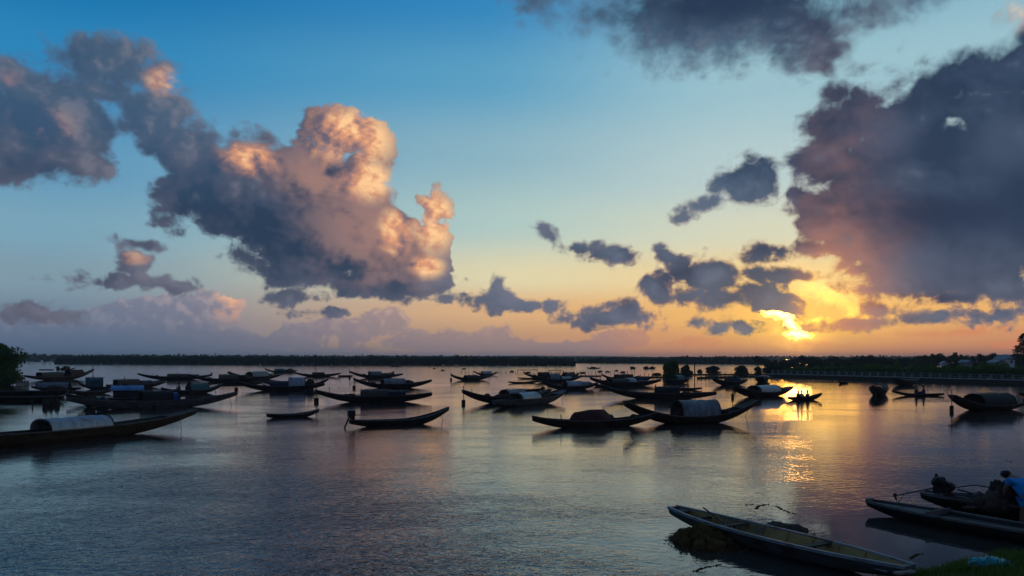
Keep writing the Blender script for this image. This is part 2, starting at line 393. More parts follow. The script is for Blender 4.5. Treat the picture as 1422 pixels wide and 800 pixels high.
worn('tarp_blue', (.015, .055, .16), (.030, .10, .26), .5, 3, (1, 1, 1), .5, (.012, .030, .075))
worn('tarp_sky', (.09, .26, .50), (.15, .36, .60), .5, 3, (1, 1, 1), .5, (.05, .14, .30))
worn('tarp_teal', (.030, .085, .10), (.055, .14, .16), .55, 3, (1, 1, 1), .5, (.02, .045, .05))
worn('tarp_navy', (.012, .018, .034), (.024, .034, .060), .6, 3, (1, 1, 1), .5)
worn('tarp_red', (.060, .024, .020), (.10, .042, .034), .8, 4, (1, 1, 1), .6)
worn('tarp_pink', (.30, .20, .18), (.42, .30, .27), .75, 4, (1, 1, 1), .5, (.16, .10, .09))
worn('net', (.026, .019, .014), (.075, .053, .036), .95, 16, (1, 1, 1), .9, (.012, .010, .008))
worn('net_light', (.060, .048, .034), (.11, .090, .065), .95, 16, (1, 1, 1), .9, (.03, .024, .018))
worn('hull_green', (.055, .066, .064), (.095, .108, .104), .55, 3.5, (.3, 2, 2.5), .35, (.032, .034, .026))
worn('rail_paint', (.16, .19, .21), (.26, .29, .31), .5, 5, (.3, 2, 2), .3, (.08, .08, .07))
worn('hull_inside', (.26, .16, .045), (.42, .27, .085), .6, 3.0, (.4, 2, 2), .4, (.12, .09, .05))
worn('floor_board', (.22, .27, .31), (.36, .42, .46), .55, 3.5, (.4, 2, 2), .4, (.09, .08, .05))
worn('iron', (.012, .012, .013), (.035, .033, .032), .5, 6, (1, 1, 1), .4, None, .4)
worn('shaft_steel', (.12, .12, .12), (.20, .20, .20), .4, 6, (1, 1, 1), .2, None, .7)
worn('rope', (.07, .06, .05), (.13, .11, .09), .9, 20, (1, 1, 1), .5)
worn('cloth_blue', (.008, .25, .62), (.016, .33, .72), .85, 6, (1, 1, 1), .5)
worn('cloth_navy', (.010, .018, .060), (.020, .034, .10), .85, 8, (1, 1, 1), .5)
worn('cloth_grey', (.04, .04, .045), (.07, .07, .075), .85, 8, (1, 1, 1), .5)
worn('cloth_red', (.09, .012, .016), (.15, .024, .028), .85, 8, (1, 1, 1), .5)
worn('cloth_white', (.40, .40, .42), (.55, .55, .57), .8, 8, (1, 1, 1), .5)
worn('skin', (.20, .11, .070), (.25, .14, .090), .6, 8, (1, 1, 1), .2)
worn('hair', (.008, .007, .007), (.016, .013, .012), .6, 30, (1, 1, 1), .6)
worn('straw', (.15, .085, .045), (.23, .135, .07), .85, 18, (1, 1, 1), .5)
worn('concrete', (.20, .20, .19), (.30, .30, .29), .85, 2.5, (1, 1, 1), .4, (.11, .11, .10))
worn('white_paint', (.55, .58, .60), (.68, .70, .72), .6, 3, (1, 1, 1), .2, (.35, .36, .36))
worn('rail_concrete', (.21, .22, .23), (.31, .32, .33), .8, 3, (1, 1, 1), .2, (.10, .10, .10))
worn('roof_sheet', (.20, .22, .25), (.28, .30, .33), .6, 3, (1, 1, 1), .3)
worn('window_dark', (.015, .016, .018), (.02, .022, .025), .15, 3, (1, 1, 1), .0, spec=.5)
worn('mud', (.030, .024, .018), (.060, .048, .036), .8, 4, (1, 1, 1), .8, (.02, .02, .012))
worn('bag', (.006, .28, .32), (.012, .40, .44), .35, 9, (1, 1, 1), .8, (.004, .14, .17), spec=.5)
worn('foam', (.45, .44, .42), (.60, .58, .56), .7, 9, (1, 1, 1), .4)
worn('hill_soil', (.030, .040, .028), (.05, .06, .04), .95, .05, (1, 1, 1), .3)

def leafy(name, c1, c2, sss=0.25, spec=0.2):
    def f(g, b):
        geo = g.n('ShaderNodeNewGeometry'); oi = g.n('ShaderNodeObjectInfo')
        tc = g.n('ShaderNodeTexCoord')
        r = g.m('ADD', g.m('MULTIPLY', geo.outputs['Random Per Island'], 0.7), g.m('MULTIPLY', oi.outputs['Random'], 0.3))
        n = g.noise(tc.outputs['Object'], 0.8, 3, 0.6)[0]
        g.put(b.inputs['Base Color'], g.mix(g.m('MULTIPLY', g.m('ADD', r, n), 0.5), c1, c2))
        b.inputs['Roughness'].default_value = 0.65; b.inputs['Specular IOR Level'].default_value = spec
        tr = g.n('ShaderNodeBsdfTranslucent'); g.put(tr.inputs[0], g.mix(r, c1, c2))
        mx = g.n('ShaderNodeMixShader'); mx.inputs[0].default_value = sss
        g.t.links.new(b.outputs[0], mx.inputs[1]); g.t.links.new(tr.outputs[0], mx.inputs[2])
        g.t.links.new(mx.outputs[0], g.t.nodes['Material Output'].inputs[0])
    return mat(name, f)
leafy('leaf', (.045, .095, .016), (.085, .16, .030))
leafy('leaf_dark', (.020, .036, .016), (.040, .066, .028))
leafy('grass_blade', (.055, .11, .014), (.13, .19, .030), .3)
leafy('weed', (.045, .030, .012), (.16, .105, .042), .1, .0)

# ------------------------------------------------------------------ mesh tools
def obj(name, bm, m, parent=None, smooth=False, auto=None):
    me = bpy.data.meshes.new(name)
    bmesh.ops.recalc_face_normals(bm, faces=bm.faces[:])
    bm.to_mesh(me); bm.free()
    if smooth:
        for p in me.polygons: p.use_smooth = True
        if auto is not None: me.set_sharp_from_angle(angle=R(auto))
    for k in (m if isinstance(m, (list, tuple)) else [m]): me.materials.append(MAT[k])
    o = bpy.data.objects.new(name, me); col.objects.link(o)
    if parent is not None: o.parent = parent
    return o

def tag(o, label=None, cat=None, group=None, kind=None):
    if label: o['label'] = label
    if cat: o['category'] = cat
    if group: o['group'] = group
    if kind: o['kind'] = kind
    return o

def empty(name, loc, rz=0.0):
    o = bpy.data.objects.new(name, None); col.objects.link(o)
    o.location = loc; o.rotation_euler = (0, 0, rz); o.empty_display_size = 0.3; return o

def box(bm, c, s, rot=None):
    M = Matrix.Translation(c) @ (rot.to_4x4() if rot is not None else Matrix.Identity(4)) @ Matrix.Diagonal((*s, 1))
    return bmesh.ops.create_cube(bm, size=1.0, matrix=M)['verts']

def bevel_all(bm, w, seg=1):
    bmesh.ops.bevel(bm, geom=bm.edges[:], offset=w, segments=seg, affect='EDGES', profile=0.5)

def tube(bm, pts, r, n=6, cap=True):
    """swept tube; r a number or one radius per point"""
    pts = [Vector(p) for p in pts]; rings = []
    rs = r if isinstance(r, (list, tuple)) else [r] * len(pts)
    for i, p in enumerate(pts):
        d = (pts[min(i + 1, len(pts) - 1)] - pts[max(i - 1, 0)]).normalized()
        up = Vector((0, 0, 1)) if abs(d.z) < 0.9 else Vector((1, 0, 0))
        a = d.cross(up).normalized(); b = a.cross(d)
        rings.append([bm.verts.new(p + (a * math.cos(2 * PI * k / n) + b * math.sin(2 * PI * k / n)) * rs[i]) for k in range(n)])
    for A, B in zip(rings, rings[1:]):
        for k in range(n): bm.faces.new((A[k], A[(k + 1) % n], B[(k + 1) % n], B[k]))
    if cap:
        bm.faces.new(rings[0][::-1]); bm.faces.new(rings[-1])

def lump(bm, c, s, seed, rough=0.25, sub=2, f=1.6):
    """uneven heap: a noisy flattened ball"""
    vs_ = bmesh.ops.create_icosphere(bm, subdivisions=sub, radius=1.0)['verts']
    for v in vs_:
        p = v.co.copy()
        k = 1 + rough * mnoise.noise(p * f + Vector((seed * 3.7, seed * 1.9, seed))) + rough * 0.5 * mnoise.noise(p * f * 2.7 + Vector((seed, 0, seed * 2.2)))
        v.co = Vector((c[0] + p.x * s[0] * k, c[1] + p.y * s[1] * k, c[2] + p.z * s[2] * k))

def skinned(name, pts, edges, radii, m, parent=None, sub=2):
    """one continuous surface grown round a skeleton"""
    me = bpy.data.meshes.new(name + '_cage')
    me.from_pydata([Vector(p) for p in pts], edges, [])
    o = bpy.data.objects.new(name + '_cage', me); col.objects.link(o)
    md = o.modifiers.new('skin', 'SKIN'); md.use_smooth_shade = True
    for i, d in enumerate(me.skin_vertices[0].data):
        r = radii[i]; d.radius = r if isinstance(r, tuple) else (r, r); d.use_root = (i == 0)
    sb = o.modifiers.new('sub', 'SUBSURF'); sb.levels = sub; sb.render_levels = sub
    bpy.context.view_layer.update()
    dg = bpy.context.evaluated_depsgraph_get()
    nm = bpy.data.meshes.new_from_object(o.evaluated_get(dg))
    bpy.data.objects.remove(o); bpy.data.meshes.remove(me)
    nm.name = name; nm.materials.clear()
    for k in (m if isinstance(m, (list, tuple)) else [m]): nm.materials.append(MAT[k])
    for p in nm.polygons: p.use_smooth = True
    q = bpy.data.objects.new(name, nm); col.objects.link(q)
    if parent is not None: q.parent = parent
    return q

def leaves(bm, c, rad, n, size, rng, flat=0.0, hang=0.35):
    """leaf sprays filling an ellipsoid"""
    for _ in range(n):
        while True:
            p = Vector((rng.uniform(-1, 1), rng.uniform(-1, 1), rng.uniform(-1, 1)))
            if 0.12 < p.length < 1: break
        p = p * (p.length ** -0.35) * min(1, p.length ** 0.35 * 1.0)
        q = Vector(c) + Vector((p.x * rad[0], p.y * rad[1], p.z * rad[2]))
        a = Vector((rng.gauss(0, 1), rng.gauss(0, 1), rng.gauss(0, 1) * 0.6)).normalized()
        b = a.orthogonal().normalized(); b = (Matrix.Rotation(rng.uniform(0, 6.28), 3, a) @ b)
        s = size * rng.uniform(0.6, 1.35)
        w = a.cross(b)
        bm.faces.new([bm.verts.new(q + b * s + w * 0.0), bm.verts.new(q + w * s * 0.5), bm.verts.new(q - b * s * 0.9), bm.verts.new(q - w * s * 0.5)])

# ------------------------------------------------------------------ boats
class Hull:
    """crescent hull: sheer, keel and half-beam as functions of t in [-1, 1]"""
    def __init__(s, L, beam, hl, hr, free=0.34, pw=2.6, tip=0.3, keel_pw=2.2, draft=0.16, depth=0.26):
        s.L, s.B, s.hl, s.hr, s.free, s.pw, s.tip, s.kp, s.dr, s.dep = L, beam / 2, hl, hr, free, pw, tip, keel_pw, draft, depth
    def sheer(s, t):
        h = s.hl if t < 0 else s.hr
        return s.free + (h - s.free) * abs(t) ** s.pw
    def keel(s, t):
        h = (s.hl if t < 0 else s.hr) - s.dep
        return min(-s.dr + (h + s.dr) * abs(t) ** s.kp, s.sheer(t) - 0.10)
    def half(s, t): return s.B * (1 - (1 - s.tip) * abs(t) ** 2.3)
    def pt(s, t, v, ins=0.0):
        """v: -1 .. 1 round the section from rail to rail"""
        zs, zk, b = s.sheer(t), s.keel(t) + ins * 1.4, s.half(t) - ins
        a = abs(v)
        y = b * (1 - (1 - a) ** 2.2) if a < 1 else b
        z = zk + (zs - zk) * (a ** 2.6)
        y = b * (0.78 * a ** 0.55 + 0.22 * a ** 2)
        return Vector((t * s.L / 2, math.copysign(y, v), z))

def hull_mesh(H, ns=26, nv=10, th=0.035):
    bm = bmesh.new(); ts = [-1 + 2 * i / ns for i in range(ns + 1)]
    vs_ = [-1 + 2 * j / nv for j in range(nv + 1)]
    O = [[bm.verts.new(H.pt(t, v)) for v in vs_] for t in ts]
    I = [[bm.verts.new(H.pt(t * (1 - 0.03), v, th)) for v in vs_] for t in ts]
    for i in range(ns):
        for j in range(nv):
            bm.faces.new((O[i][j], O[i + 1][j], O[i + 1][j + 1], O[i][j + 1]))
            f = bm.faces.new((I[i][j], I[i][j + 1], I[i + 1][j + 1], I[i + 1][j])); f.material_index = 1
        bm.faces.new((O[i][0], I[i][0], I[i + 1][0], O[i + 1][0])); bm.faces.new((O[i][nv], O[i + 1][nv], I[i + 1][nv], I[i][nv]))
    for k in (0, ns):
        bm.faces.new([O[k][j] for j in range(nv + 1)])
        bm.faces.new([I[k][j] for j in range(nv + 1)])
        bm.faces.new((O[k][0], O[k][nv], I[k][nv], I[k][0]))
    return bm

def rail_mesh(H, w=0.05, h=0.045, ns=24):
    bm = bmesh.new()
    for sgn in (-1, 1):
        prev = None
        for i in range(ns + 1):
            t = -1 + 2 * i / ns
            p = H.pt(t, sgn); o = Vector((0, sgn, 0))
            q = [p + o * 0.014 + Vector((0, 0, -h)), p + o * 0.014 + Vector((0, 0, 0.014)), p - o * w + Vector((0, 0, 0.014)), p - o * w + Vector((0, 0, -h * .5))]
            q = [bm.verts.new(x) for x in q]
            if prev:
                for a in range(4): bm.faces.new((prev[a], prev[(a + 1) % 4], q[(a + 1) % 4], q[a]))
            else: bm.faces.new(q)
            prev = q
        bm.faces.new(prev[::-1])
    return bm

def deck_mesh(H, t0, t1, drop=0.03, n=5):
    bm = bmesh.new(); prev = None
    for i in range(n + 1):
        t = t0 + (t1 - t0) * i / n
        z = H.sheer(t) - drop; b = H.half(t) - 0.045
        q = [bm.verts.new((t * H.L / 2, y, z + dz)) for y, dz in ((-b, 0), (0, .02), (b, 0), (b, -.025), (-b, -.025))]
        if prev:
            for a in range(5): bm.faces.new((prev[a], prev[(a + 1) % 5], q[(a + 1) % 5], q[a]))
        else: bm.faces.new(q)
        prev = q
    bm.faces.new(prev[::-1]); return bm

def canopy_mesh(H, t0, t1, ztop, kind, seed=0, drop=0.02):
    rng = random.Random(seed); bm = bmesh.new()
    nx, na = 10, 16
    e = {'arch': 2.25, 'box': 5.0, 'low': 2.8}.get(kind, 2.3)
    def section(t, th):
        b = max(H.half(t), H.half(0) * 0.62) * (1.0 if kind != 'box' else 0.98) - th + 0.01
        zg = H.sheer(t) - drop if kind != 'roof' else ztop - .42
        h = ztop - zg - th
        out = []
        for k in range(na + 1):
            a = PI * k / na; c, s_ = math.cos(a), math.sin(a)
            r = (abs(c) ** e + abs(s_) ** e) ** (-1 / e)
            out.append(Vector((t * H.L / 2, -c * r * b, zg + s_ * r * h)))
        return out
    ts = [t0 + (t1 - t0) * i / nx for i in range(nx + 1)]
    O, I = [], []
    for i, t in enumerate(ts):
        sag = 0.02 * math.sin(i * 2.1 + seed) + rng.uniform(-.012, .012)
        O.append([bm.verts.new(p + Vector((0, 0, sag * (p.z - H.sheer(t)) / max(.1, ztop - H.sheer(t))))) for p in section(t, 0)])
        I.append([bm.verts.new(p) for p in section(t, 0.03)])
    for i in range(nx):
        for k in range(na):
            bm.faces.new((O[i][k], O[i + 1][k], O[i + 1][k + 1], O[i][k + 1])); bm.faces.new((I[i][k], I[i][k + 1], I[i + 1][k + 1], I[i + 1][k]))
        for k in (0, na): bm.faces.new((O[i][k], I[i][k], I[i + 1][k], O[i + 1][k]))
    for i in (0, nx):
        for k in range(na): bm.faces.new((O[i][k], O[i][k + 1], I[i][k + 1], I[i][k]))
    return bm

def hoop_mesh(H, t, ztop, kind, r=0.022):
    e = {'arch': 2.25, 'box': 5.0, 'low': 2.8}.get(kind, 2.3); pts = []
    for k in range(15):
        a = PI * k / 14; c, s_ = math.cos(a), math.sin(a); q = (abs(c) ** e + abs(s_) ** e) ** (-1 / e)
        b = max(H.half(t), H.half(0) * .62) + .02; zg = H.sheer(t)
        pts.append((t * H.L / 2, -c * q * b, zg + s_ * q * (ztop - zg) + .012))
    bm = bmesh.new(); tube(bm, pts, r, 5); return bm

def rudder_parts(H, side, parent, big=True):
    x = side * (H.L / 2 * 1.0 - 0.10); z = H.sheer(side)
    bm = bmesh.new(); tube(bm, [(x, .04, z + .35), (x, .04, -0.6)], 0.035, 6)
    p = obj('rudder', bm, 'wood_dark', parent)
    bm = bmesh.new(); box(bm, (x + side * 0.02, .04, 0.10), (0.42, 0.06, 0.62)); bevel_all(bm, .03)
    obj('blade', bm, 'tar', p)
    return p

def rope(parent, pts, r=0.016, name='anchor_rope'):
    bm = bmesh.new(); tube(bm, pts, r, 5); return obj(name, bm, 'rope', parent)

def ends(xL, yTL, yWL, xR, yTR, yWR):
    A, B = at(xL, yWL), at(xR, yWR)
    zA = CAMH - (yTL - HY) * A.y / F; zB = CAMH - (yTR - HY) * B.y / F
    return A, B, zA, zB

class Boat: pass
def boat(name, label, cat, spec, covers=(), wood='wood_dark', inside=None, beam=None, rudder=0, ropes=(), free=None, group='sampans moored on the lagoon',
         decks=True, pw=2.6, tip=0.3, detail=1, thwarts=(), draft=0.16, keel_pw=2.2, depth=None):
    A, B, zA, zB = ends(*spec)
    D = B - A; L = D.length; M = (A + B) / 2
    o = Boat(); o.A, o.B, o.L = A, B, L
    o.root = root = empty(name, (M.x, M.y, 0), math.atan2(D.y, D.x))
    tag(root, label, cat, group)
    bw = beam or max(0.85, min(1.7, L * 0.145))
    fr = free or max(.30, min(.60, L * .052))
    H = o.H = Hull(L, bw, max(zA, fr + .02), max(zB, fr + .02), fr, pw, tip, keel_pw, draft, depth or (.22 if L < 7 else .30))
    def s_of(px):
        k = px - HX
        s = (k * A.y - F * A.x) / (F * D.x - k * D.y)
        return s
    o.t = lambda px: max(-1, min(1, 2 * s_of(px) - 1))
    def z_of(px, py):
        P = A + D * s_of(px); return CAMH - (py - HY) * P.y / F
    o.z = z_of
    obj('hull', hull_mesh(H, 26 if detail else 16, 10 if detail else 8), [wood, inside or 'wood_dark'], root, True, 40)
    if detail: obj('gunwale', rail_mesh(H), 'wood_grey' if wood != 'hull_green' else 'rail_paint', root)
    if decks and detail:
        obj('foredeck', deck_mesh(H, -.97, -.74), wood, root); obj('foredeck', deck_mesh(H, .74, .97), wood, root)
    for i, (x0, x1, yt, kind, m) in enumerate(covers):
        t0, t1 = o.t(x0), o.t(x1)
        if t0 > t1: t0, t1 = t1, t0
        zt = z_of((x0 + x1) / 2, yt)
        zt = max(zt, H.sheer((t0 + t1) / 2) + .2)
        if kind == 'heap':
            bm = bmesh.new(); c = (t0 + t1) / 2; zs = H.sheer(c)
            lump(bm, (c * L / 2, 0, zs - .05), ((t1 - t0) * L / 4, H.half(c) * .9, zt - zs + .05), i + L, .3, 3)
            obj('tarpaulin', bm, m, root, True)
        else:
            cv = obj('canopy', canopy_mesh(H, t0, t1, zt, kind, int(L * 10) + i), m, root, True, 50)
            if detail and kind not in ('low', 'roof'):
                for t in (t0, t1): obj('hoop', hoop_mesh(H, t, zt, kind), 'wood_dark', cv)
    if rudder: rudder_parts(H, rudder, root)
    if name == 'sampan' and detail:
        rg = random.Random(L * 31.7)
        for _ in range(rg.randint(1, 3)):
            t = rg.choice((-1, 1)) * rg.uniform(.45, .8); y = rg.choice((-1, 1)) * H.half(t)
            bm = bmesh.new(); tube(bm, [(t * L / 2, y, H.sheer(t) - .1), (t * L / 2 + rg.uniform(-.05, .05), y, H.sheer(t) + rg.uniform(.3, .55))], .026, 5); obj('oar_post', bm, 'wood_dark', root)
        if covers and covers[0][3] != 'heap' and rg.random() < .75:
            x0, x1, yt = covers[0][:3]; t0, t1 = o.t(x0), o.t(x1); tm = (t0 + t1) / 2; zt = max(z_of((x0 + x1) / 2, yt), H.sheer(tm) + .2) + .03
            a, b_ = rg.uniform(.5, 1.5), rg.uniform(.6, 1.6); y = rg.uniform(-.12, .12)
            bm = bmesh.new(); tube(bm, [(tm * L / 2 - a, y, zt + .01), (tm * L / 2, y, zt + .03), (tm * L / 2 + b_, y + rg.uniform(-.2, .2), zt - .02)], .024, 5); obj('roof_pole', bm, 'wood_grey', root)
        t = rg.choice((-1, 1)) * rg.uniform(.36, .6); w = rg.uniform(.2, .34)
        bm = bmesh.new()
        for q in range(3): lump(bm, (t * L / 2 + rg.uniform(-.3, .3), rg.uniform(-.2, .2), H.sheer(t) + rg.uniform(-.12, .02)), (w, w * .7, w * .6), q + L, .4, 2)
        obj('gear', bm, 'net', root, True)
    for (sx, sy, ex, ey) in ropes:
        side = -1 if o.t(sx) < 0 else 1
        t = o.t(sx); z0 = H.sheer(t) - .08
        P = A + D * s_of(sx); e = at(ex, ey); q = Matrix.Rotation(-root.rotation_euler.z, 3, 'Z') @ (e - M)
        p0 = Vector((t * L / 2, -H.half(t), z0)); p1 = Vector((q.x, q.y, -.15)); m_ = (p0 + p1) / 2 - Vector((0, 0, .12))
        rope(root, [p0, m_, p1])
    for t in thwarts:
        bm = bmesh.new(); b = H.half(t) - .02
        box(bm, (t * L / 2, 0, H.sheer(t) - .07), (.16, b * 2, .035)); bevel_all(bm, .006); obj('thwart', bm, wood, root)
    return o

S = 'sampan'
BOATS = {}
def sampan(key, label, spec, covers=(), **kw):
    BOATS[key] = boat('sampan', label, 'sampan', spec, covers, **kw)
def canoe(key, label, spec, covers=(), **kw):
    kw.setdefault('decks', False); kw.setdefault('tip', 0.12); kw.setdefault('free', .22); kw.setdefault('group', 'small open boats on the lagoon')
    kw.setdefault('pw', 2.2); kw.setdefault('draft', .10)
    BOATS[key] = boat('canoe', label, 'canoe', spec, covers, **kw)

# --- left side, nearest first
sampan(1, 'long dark sampan with a pale steel-blue arched tin canopy, nearest on the left', (-150,606,637, 270,568,594),
       [(57,144,579,'arch','tin')], wood='wood_brown', ropes=[(243,575,252,600)], beam=1.5)
sampan(2, 'long weathered sampan with a black box cabin, blue cloth at one end', (92,551,571, 329,544,563),
       [(196,238,543,'box','mat_dark'), (237,246,545,'box','tarp_blue')], wood='wood_grey', ropes=[(316,548,323,562)], beam=1.4)
sampan(3, 'sampan with a bright blue sheet roof, just behind the black box cabin', (92,546,561, 236,547,558),
       [(158,197,541.5,'box','mat_dark'), (154,200,535.5,'roof','tarp_sky')], wood='wood_dark')  # dark box below the roof stands in for the shade of its open side
sampan('4a', 'sampan with a short square dark teal cover in the crowded left cluster', (104,527,541, 176,533,540),
       [(119,143,524.5,'box','tarp_teal')])
sampan('4b', 'sampan with a low grey and rusty cover, right behind the blue roofed one', (148,534,540, 229,528.5,537),
       [(160,190,527,'box','mat_woven'), (190,208,528.5,'arch','tarp_navy')])
sampan('4c', 'bare brown wooden hull without any cover lying before the teal covered sampan', (92,541,549, 160,537,546), wood='wood_brown', group='uncovered hulls in the left cluster')
sampan(5, 'dark brown sampan with a big boxy woven cover, beside the leafy bush', (34,521,529, 130,512.5,526),
       [(54,84,517,'box','mat_woven'), (94,113,513.5,'arch','tarp_red')], wood='wood_brown', rudder=1)
sampan(7, 'low sampan with a long pale grey round canopy showing its dark round opening', (44,536,542, 112,538,542),
       [(51,97,531.5,'arch','tin_dull')])
sampan('8a', 'plain dark hull heaped with bundles reaching in from the left edge below the bush', (-70,537,551, 94,541,551), [(64,92,535.5,'heap','net')], group='uncovered hulls in the left cluster')
sampan('8b', 'lowest plain dark hull at the left edge under the bush, empty', (-80,549,559.5, 88,552,558.5), group='uncovered hulls in the left cluster')
sampan(9, 'sampan with a long dark brown box canopy and a motor on its right tip', (191,518,528, 294,520,527),
       [(232,263,519.3,'box','mat_woven'), (263,276,520,'arch','tarp_navy')])
sampan(10, 'sampan with a teal arched canopy and a person sitting on its stern', (224,538,548, 309,532,545),
       [(262,288,532.5,'arch','tarp_teal'), (258,268,529,'heap','net')], ropes=[(306,534,312,544)])
sampan(11, 'sampan with a grey mat arch and a heap of dark gear behind it', (262,519,531, 358,526,530),
       [(304,331,520,'arch','mat_woven'), (332,348,521,'heap','net')], wood='wood_dark')
sampan(12, 'sampan with one round grey cover, right of the grey mat arch', (317,516,529, 392,518,526),
       [(346,369,516,'arch','tin_dull'), (369,380,520,'heap','net')])
canoe(12.5, 'flat low canoe lying between two covered sampans on the left, nothing in it', (308,533,535.5, 364,530,535), detail=0)
sampan('13b', 'plain brown hull alongside and beyond the sampan with light arch and dark tarpaulin', (365,527,540, 456,525,539), wood='wood_brown')
sampan(13, 'sampan with a light steel-blue arch beside a low dark tarpaulin', (327,528,543, 451,532,542),
       [(375,401,529,'low','tarp_navy'), (401,424,524,'arch','tin'), (424,437,526,'heap','net')], rudder=-1)
sampan(14, 'small far sampan with a teal cover, left of the boat with a mast', (368,511.5,518, 412,514,517.5),
       [(382,395,512,'arch','tarp_teal'), (395,409,512.5,'heap','net')], detail=0)
sampan(15, 'far sampan with a short square cover and a thin mast', (408,516,523.5, 473,517.5,523),
       [(434,450,517,'box','mat_dark')])
sampan('16b', 'plain prow and hull half hidden behind the sampan with a stepped cover', (512,521,524, 547,515.5,523), detail=0)
sampan(16, 'sampan with a stepped two-part grey cover, floating far out left of centre', (485,515,525.5, 559,518.5,524.5),
       [(513,528,516,'box','tin_dull'), (528,546,518,'box','mat_woven')], rudder=-1)
sampan(17, 'sampan with a dull arch and lumpy load, beyond the brown and navy cover', (491,525,540, 599,527,538),
       [(531,561,526,'arch','tin_dull'), (560,575,528,'heap','net')], rudder=-1)
sampan(18, 'dark sampan with a long brown and navy cover, pole slanting to its bow', (438,541,559, 600,545,557.5),
       [(501,539,541,'box','mat_woven'), (538,563,542.5,'box','tarp_navy')], rudder=-1)
b = BOATS[18]; bm = bmesh.new(); z0 = b.z(563,543.5); z1 = b.H.sheer(b.t(585)) + .05
tube(bm, [(b.t(552) * b.L / 2, 0, z0 + .1), (b.t(585) * b.L / 2, .1, z1)], .03, 6); obj('pole', bm, 'wood_grey', b.root)
boat19 = BOATS[19] = boat('motor_canoe', 'long open boat with an outboard motor raised at its stern, no cover', 'motor canoe', (485,583,594, 623,565,587), wood='wood_dark', ropes=[(608,570,617,580)],
       group='open boats with motors', decks=True, thwarts=(-.45, -.1, .3), tip=.16, free=.34, pw=2.0)
canoe(20, 'small bare canoe floating alone left of the open motor boat', (370,574.5,581, 443,567.5,578), wood='wood_dark', tip=.06)
sampan(21, 'sampan with a dark round canopy, nearer of the two by the net stakes', (626,519.5,528.5, 680,520.5,527.5),
       [(646,662,521,'arch','mat_dark'), (662,668,522,'heap','net')], rudder=-1)
sampan(22, 'far sampan with a pale round canopy, behind the dark round one', (658,515,521.5, 691,516.5,521),
       [(669,681,515.3,'arch','tin')], detail=0)
sampan('3b', 'dark hull crowded with gear between the blue roofed sampan and the bare brown hull', (108,553,566, 222,551,563), [(116,132,549.5,'heap','net'), (134,150,551,'heap','tarp_navy')])
# --- middle
sampan('25e', 'sampan with a brown mat arch at the right of the tangled middle cluster', (750,518.5,528.5, 804,517.5,527.5), [(783,797,517.2,'arch','mat_woven')])
sampan('26d', 'sampan with a low dark cover behind the lumpy load, right of the bluish white cover', (842,524,531.5, 906,522.5,531), [(884,900,523.5,'low','mat_dark')])
sampan('23a', 'sampan with a tall dark grey arch, prow raised left, behind a light arched neighbour', (643,541.5,562, 764,540,556),
       [(700,726,541,'arch','tin_dull'), (688,700,548,'heap','net')], rudder=-1)
sampan('23b', 'sampan with a low light tin arch, prow raised right, alongside a darker one', (686,560,567, 783,541.5,558),
       [(716,741,545,'arch','tin'), (741,750,546,'heap','net')], wood='wood_grey')
canoe(23.5, 'slim canoe with an oar laid across, behind the pair of sampans at the centre', (717,540.5,543.5, 757,538,542.5), detail=0)
sampan(24, 'sampan with a bright grey canopy, a person in red at its open end', (753,529,541.5, 830,531,540),
       [(785,806,529,'arch','tin'), (805,817,530,'arch','tin_dull')], rudder=-1)
sampan('25a', 'sampan with a black arch at the far side of the tangled middle cluster', (727,516.5,526.5, 790,518,526),
       [(748,762,517,'arch','tarp_navy')])
sampan('25b', 'sampan with light teal and light grey arches in the tangled middle cluster', (741,520,531, 806,522,530),
       [(762,776,519,'arch','tin_dull'), (778,793,523,'arch','tin'), (793,800,522,'heap','net')])
canoe('25c', 'flat canoe sticking out left of the tangled middle cluster, the nearer of two', (706,529.5,532.5, 748,528.5,532), detail=0)
canoe('25d', 'flat canoe sticking out left of the tangled middle cluster, the farther of two', (719,524,526.5, 762,523,526), detail=0)
sampan('26a', 'sampan with a dark reddish round cover, behind the bluish white one', (836,519.5,528, 888,521.5,527.5),
       [(854,878,519.8,'low','tarp_red')])
sampan('26b', 'sampan with a grey mat cover beside a bluish white one, right of centre', (820,524,537.5, 917,526.5,535.5),
       [(847,869,526.5,'box','mat_woven'), (868,880,525,'arch','tin'), (884,901,528,'heap','tarp_navy')])
sampan('26c', 'short dark hull poking left from under the sampan with a bluish white cover', (816,529.5,537, 862,532,536.5), detail=0)
sampan(27, 'sampan with a low black flat-topped cabin amidships', (836,534,553, 995,544,554.5),
       [(909,944,537,'box','mat_dark')], wood='wood_brown')
canoe(28, 'slim bare canoe between the black flat-topped cabin and the green bush', (920,536,540.5, 974,538,542), tip=.06)
BOATS[29] = boat('wooden_boat', 'stubby navy blue boat with a small hood, moored under the green bush', 'fishing boat', (922,527,533, 957,524,532), [(936,946,521,'arch','tarp_teal')], wood='tarp_navy', pw=2.0, tip=.5, beam=1.7, free=.6, group='fishing boats by the bank')
BOATS[30] = boat('wooden_boat', 'stubby open boat loaded with gear, right of the two tall posts', 'fishing boat', (990,525.5,535.5, 1037,526.5,534.5), [(1009,1018,524.5,'heap','net'), (1018,1028,523.5,'heap','tarp_navy')], wood='wood_dark', pw=2.0, tip=.35, beam=1.8, free=.6, group='fishing boats by the bank')
BOATS[31] = boat('wooden_boat', 'dark boat with a covered hold seen nearly end on, beyond the two tall posts', 'fishing boat', (1055,523.5,532.5, 1062,524.5,528.5), [(1057,1061,522,'arch','tarp_navy')], wood='wood_dark', pw=2.2, tip=.5, beam=2.3, free=.8, group='fishing boats by the bank')
sampan(32, 'short upswept sampan with a light arched sheet, left of the sun glitter', (1017,535,552.5, 1099,536.5,549),
       [(1047,1075,535,'arch','tin'), (1075,1086,537.5,'heap','tarp_red')], rudder=-1, wood='wood_brown', pw=2.2, beam=2.0)
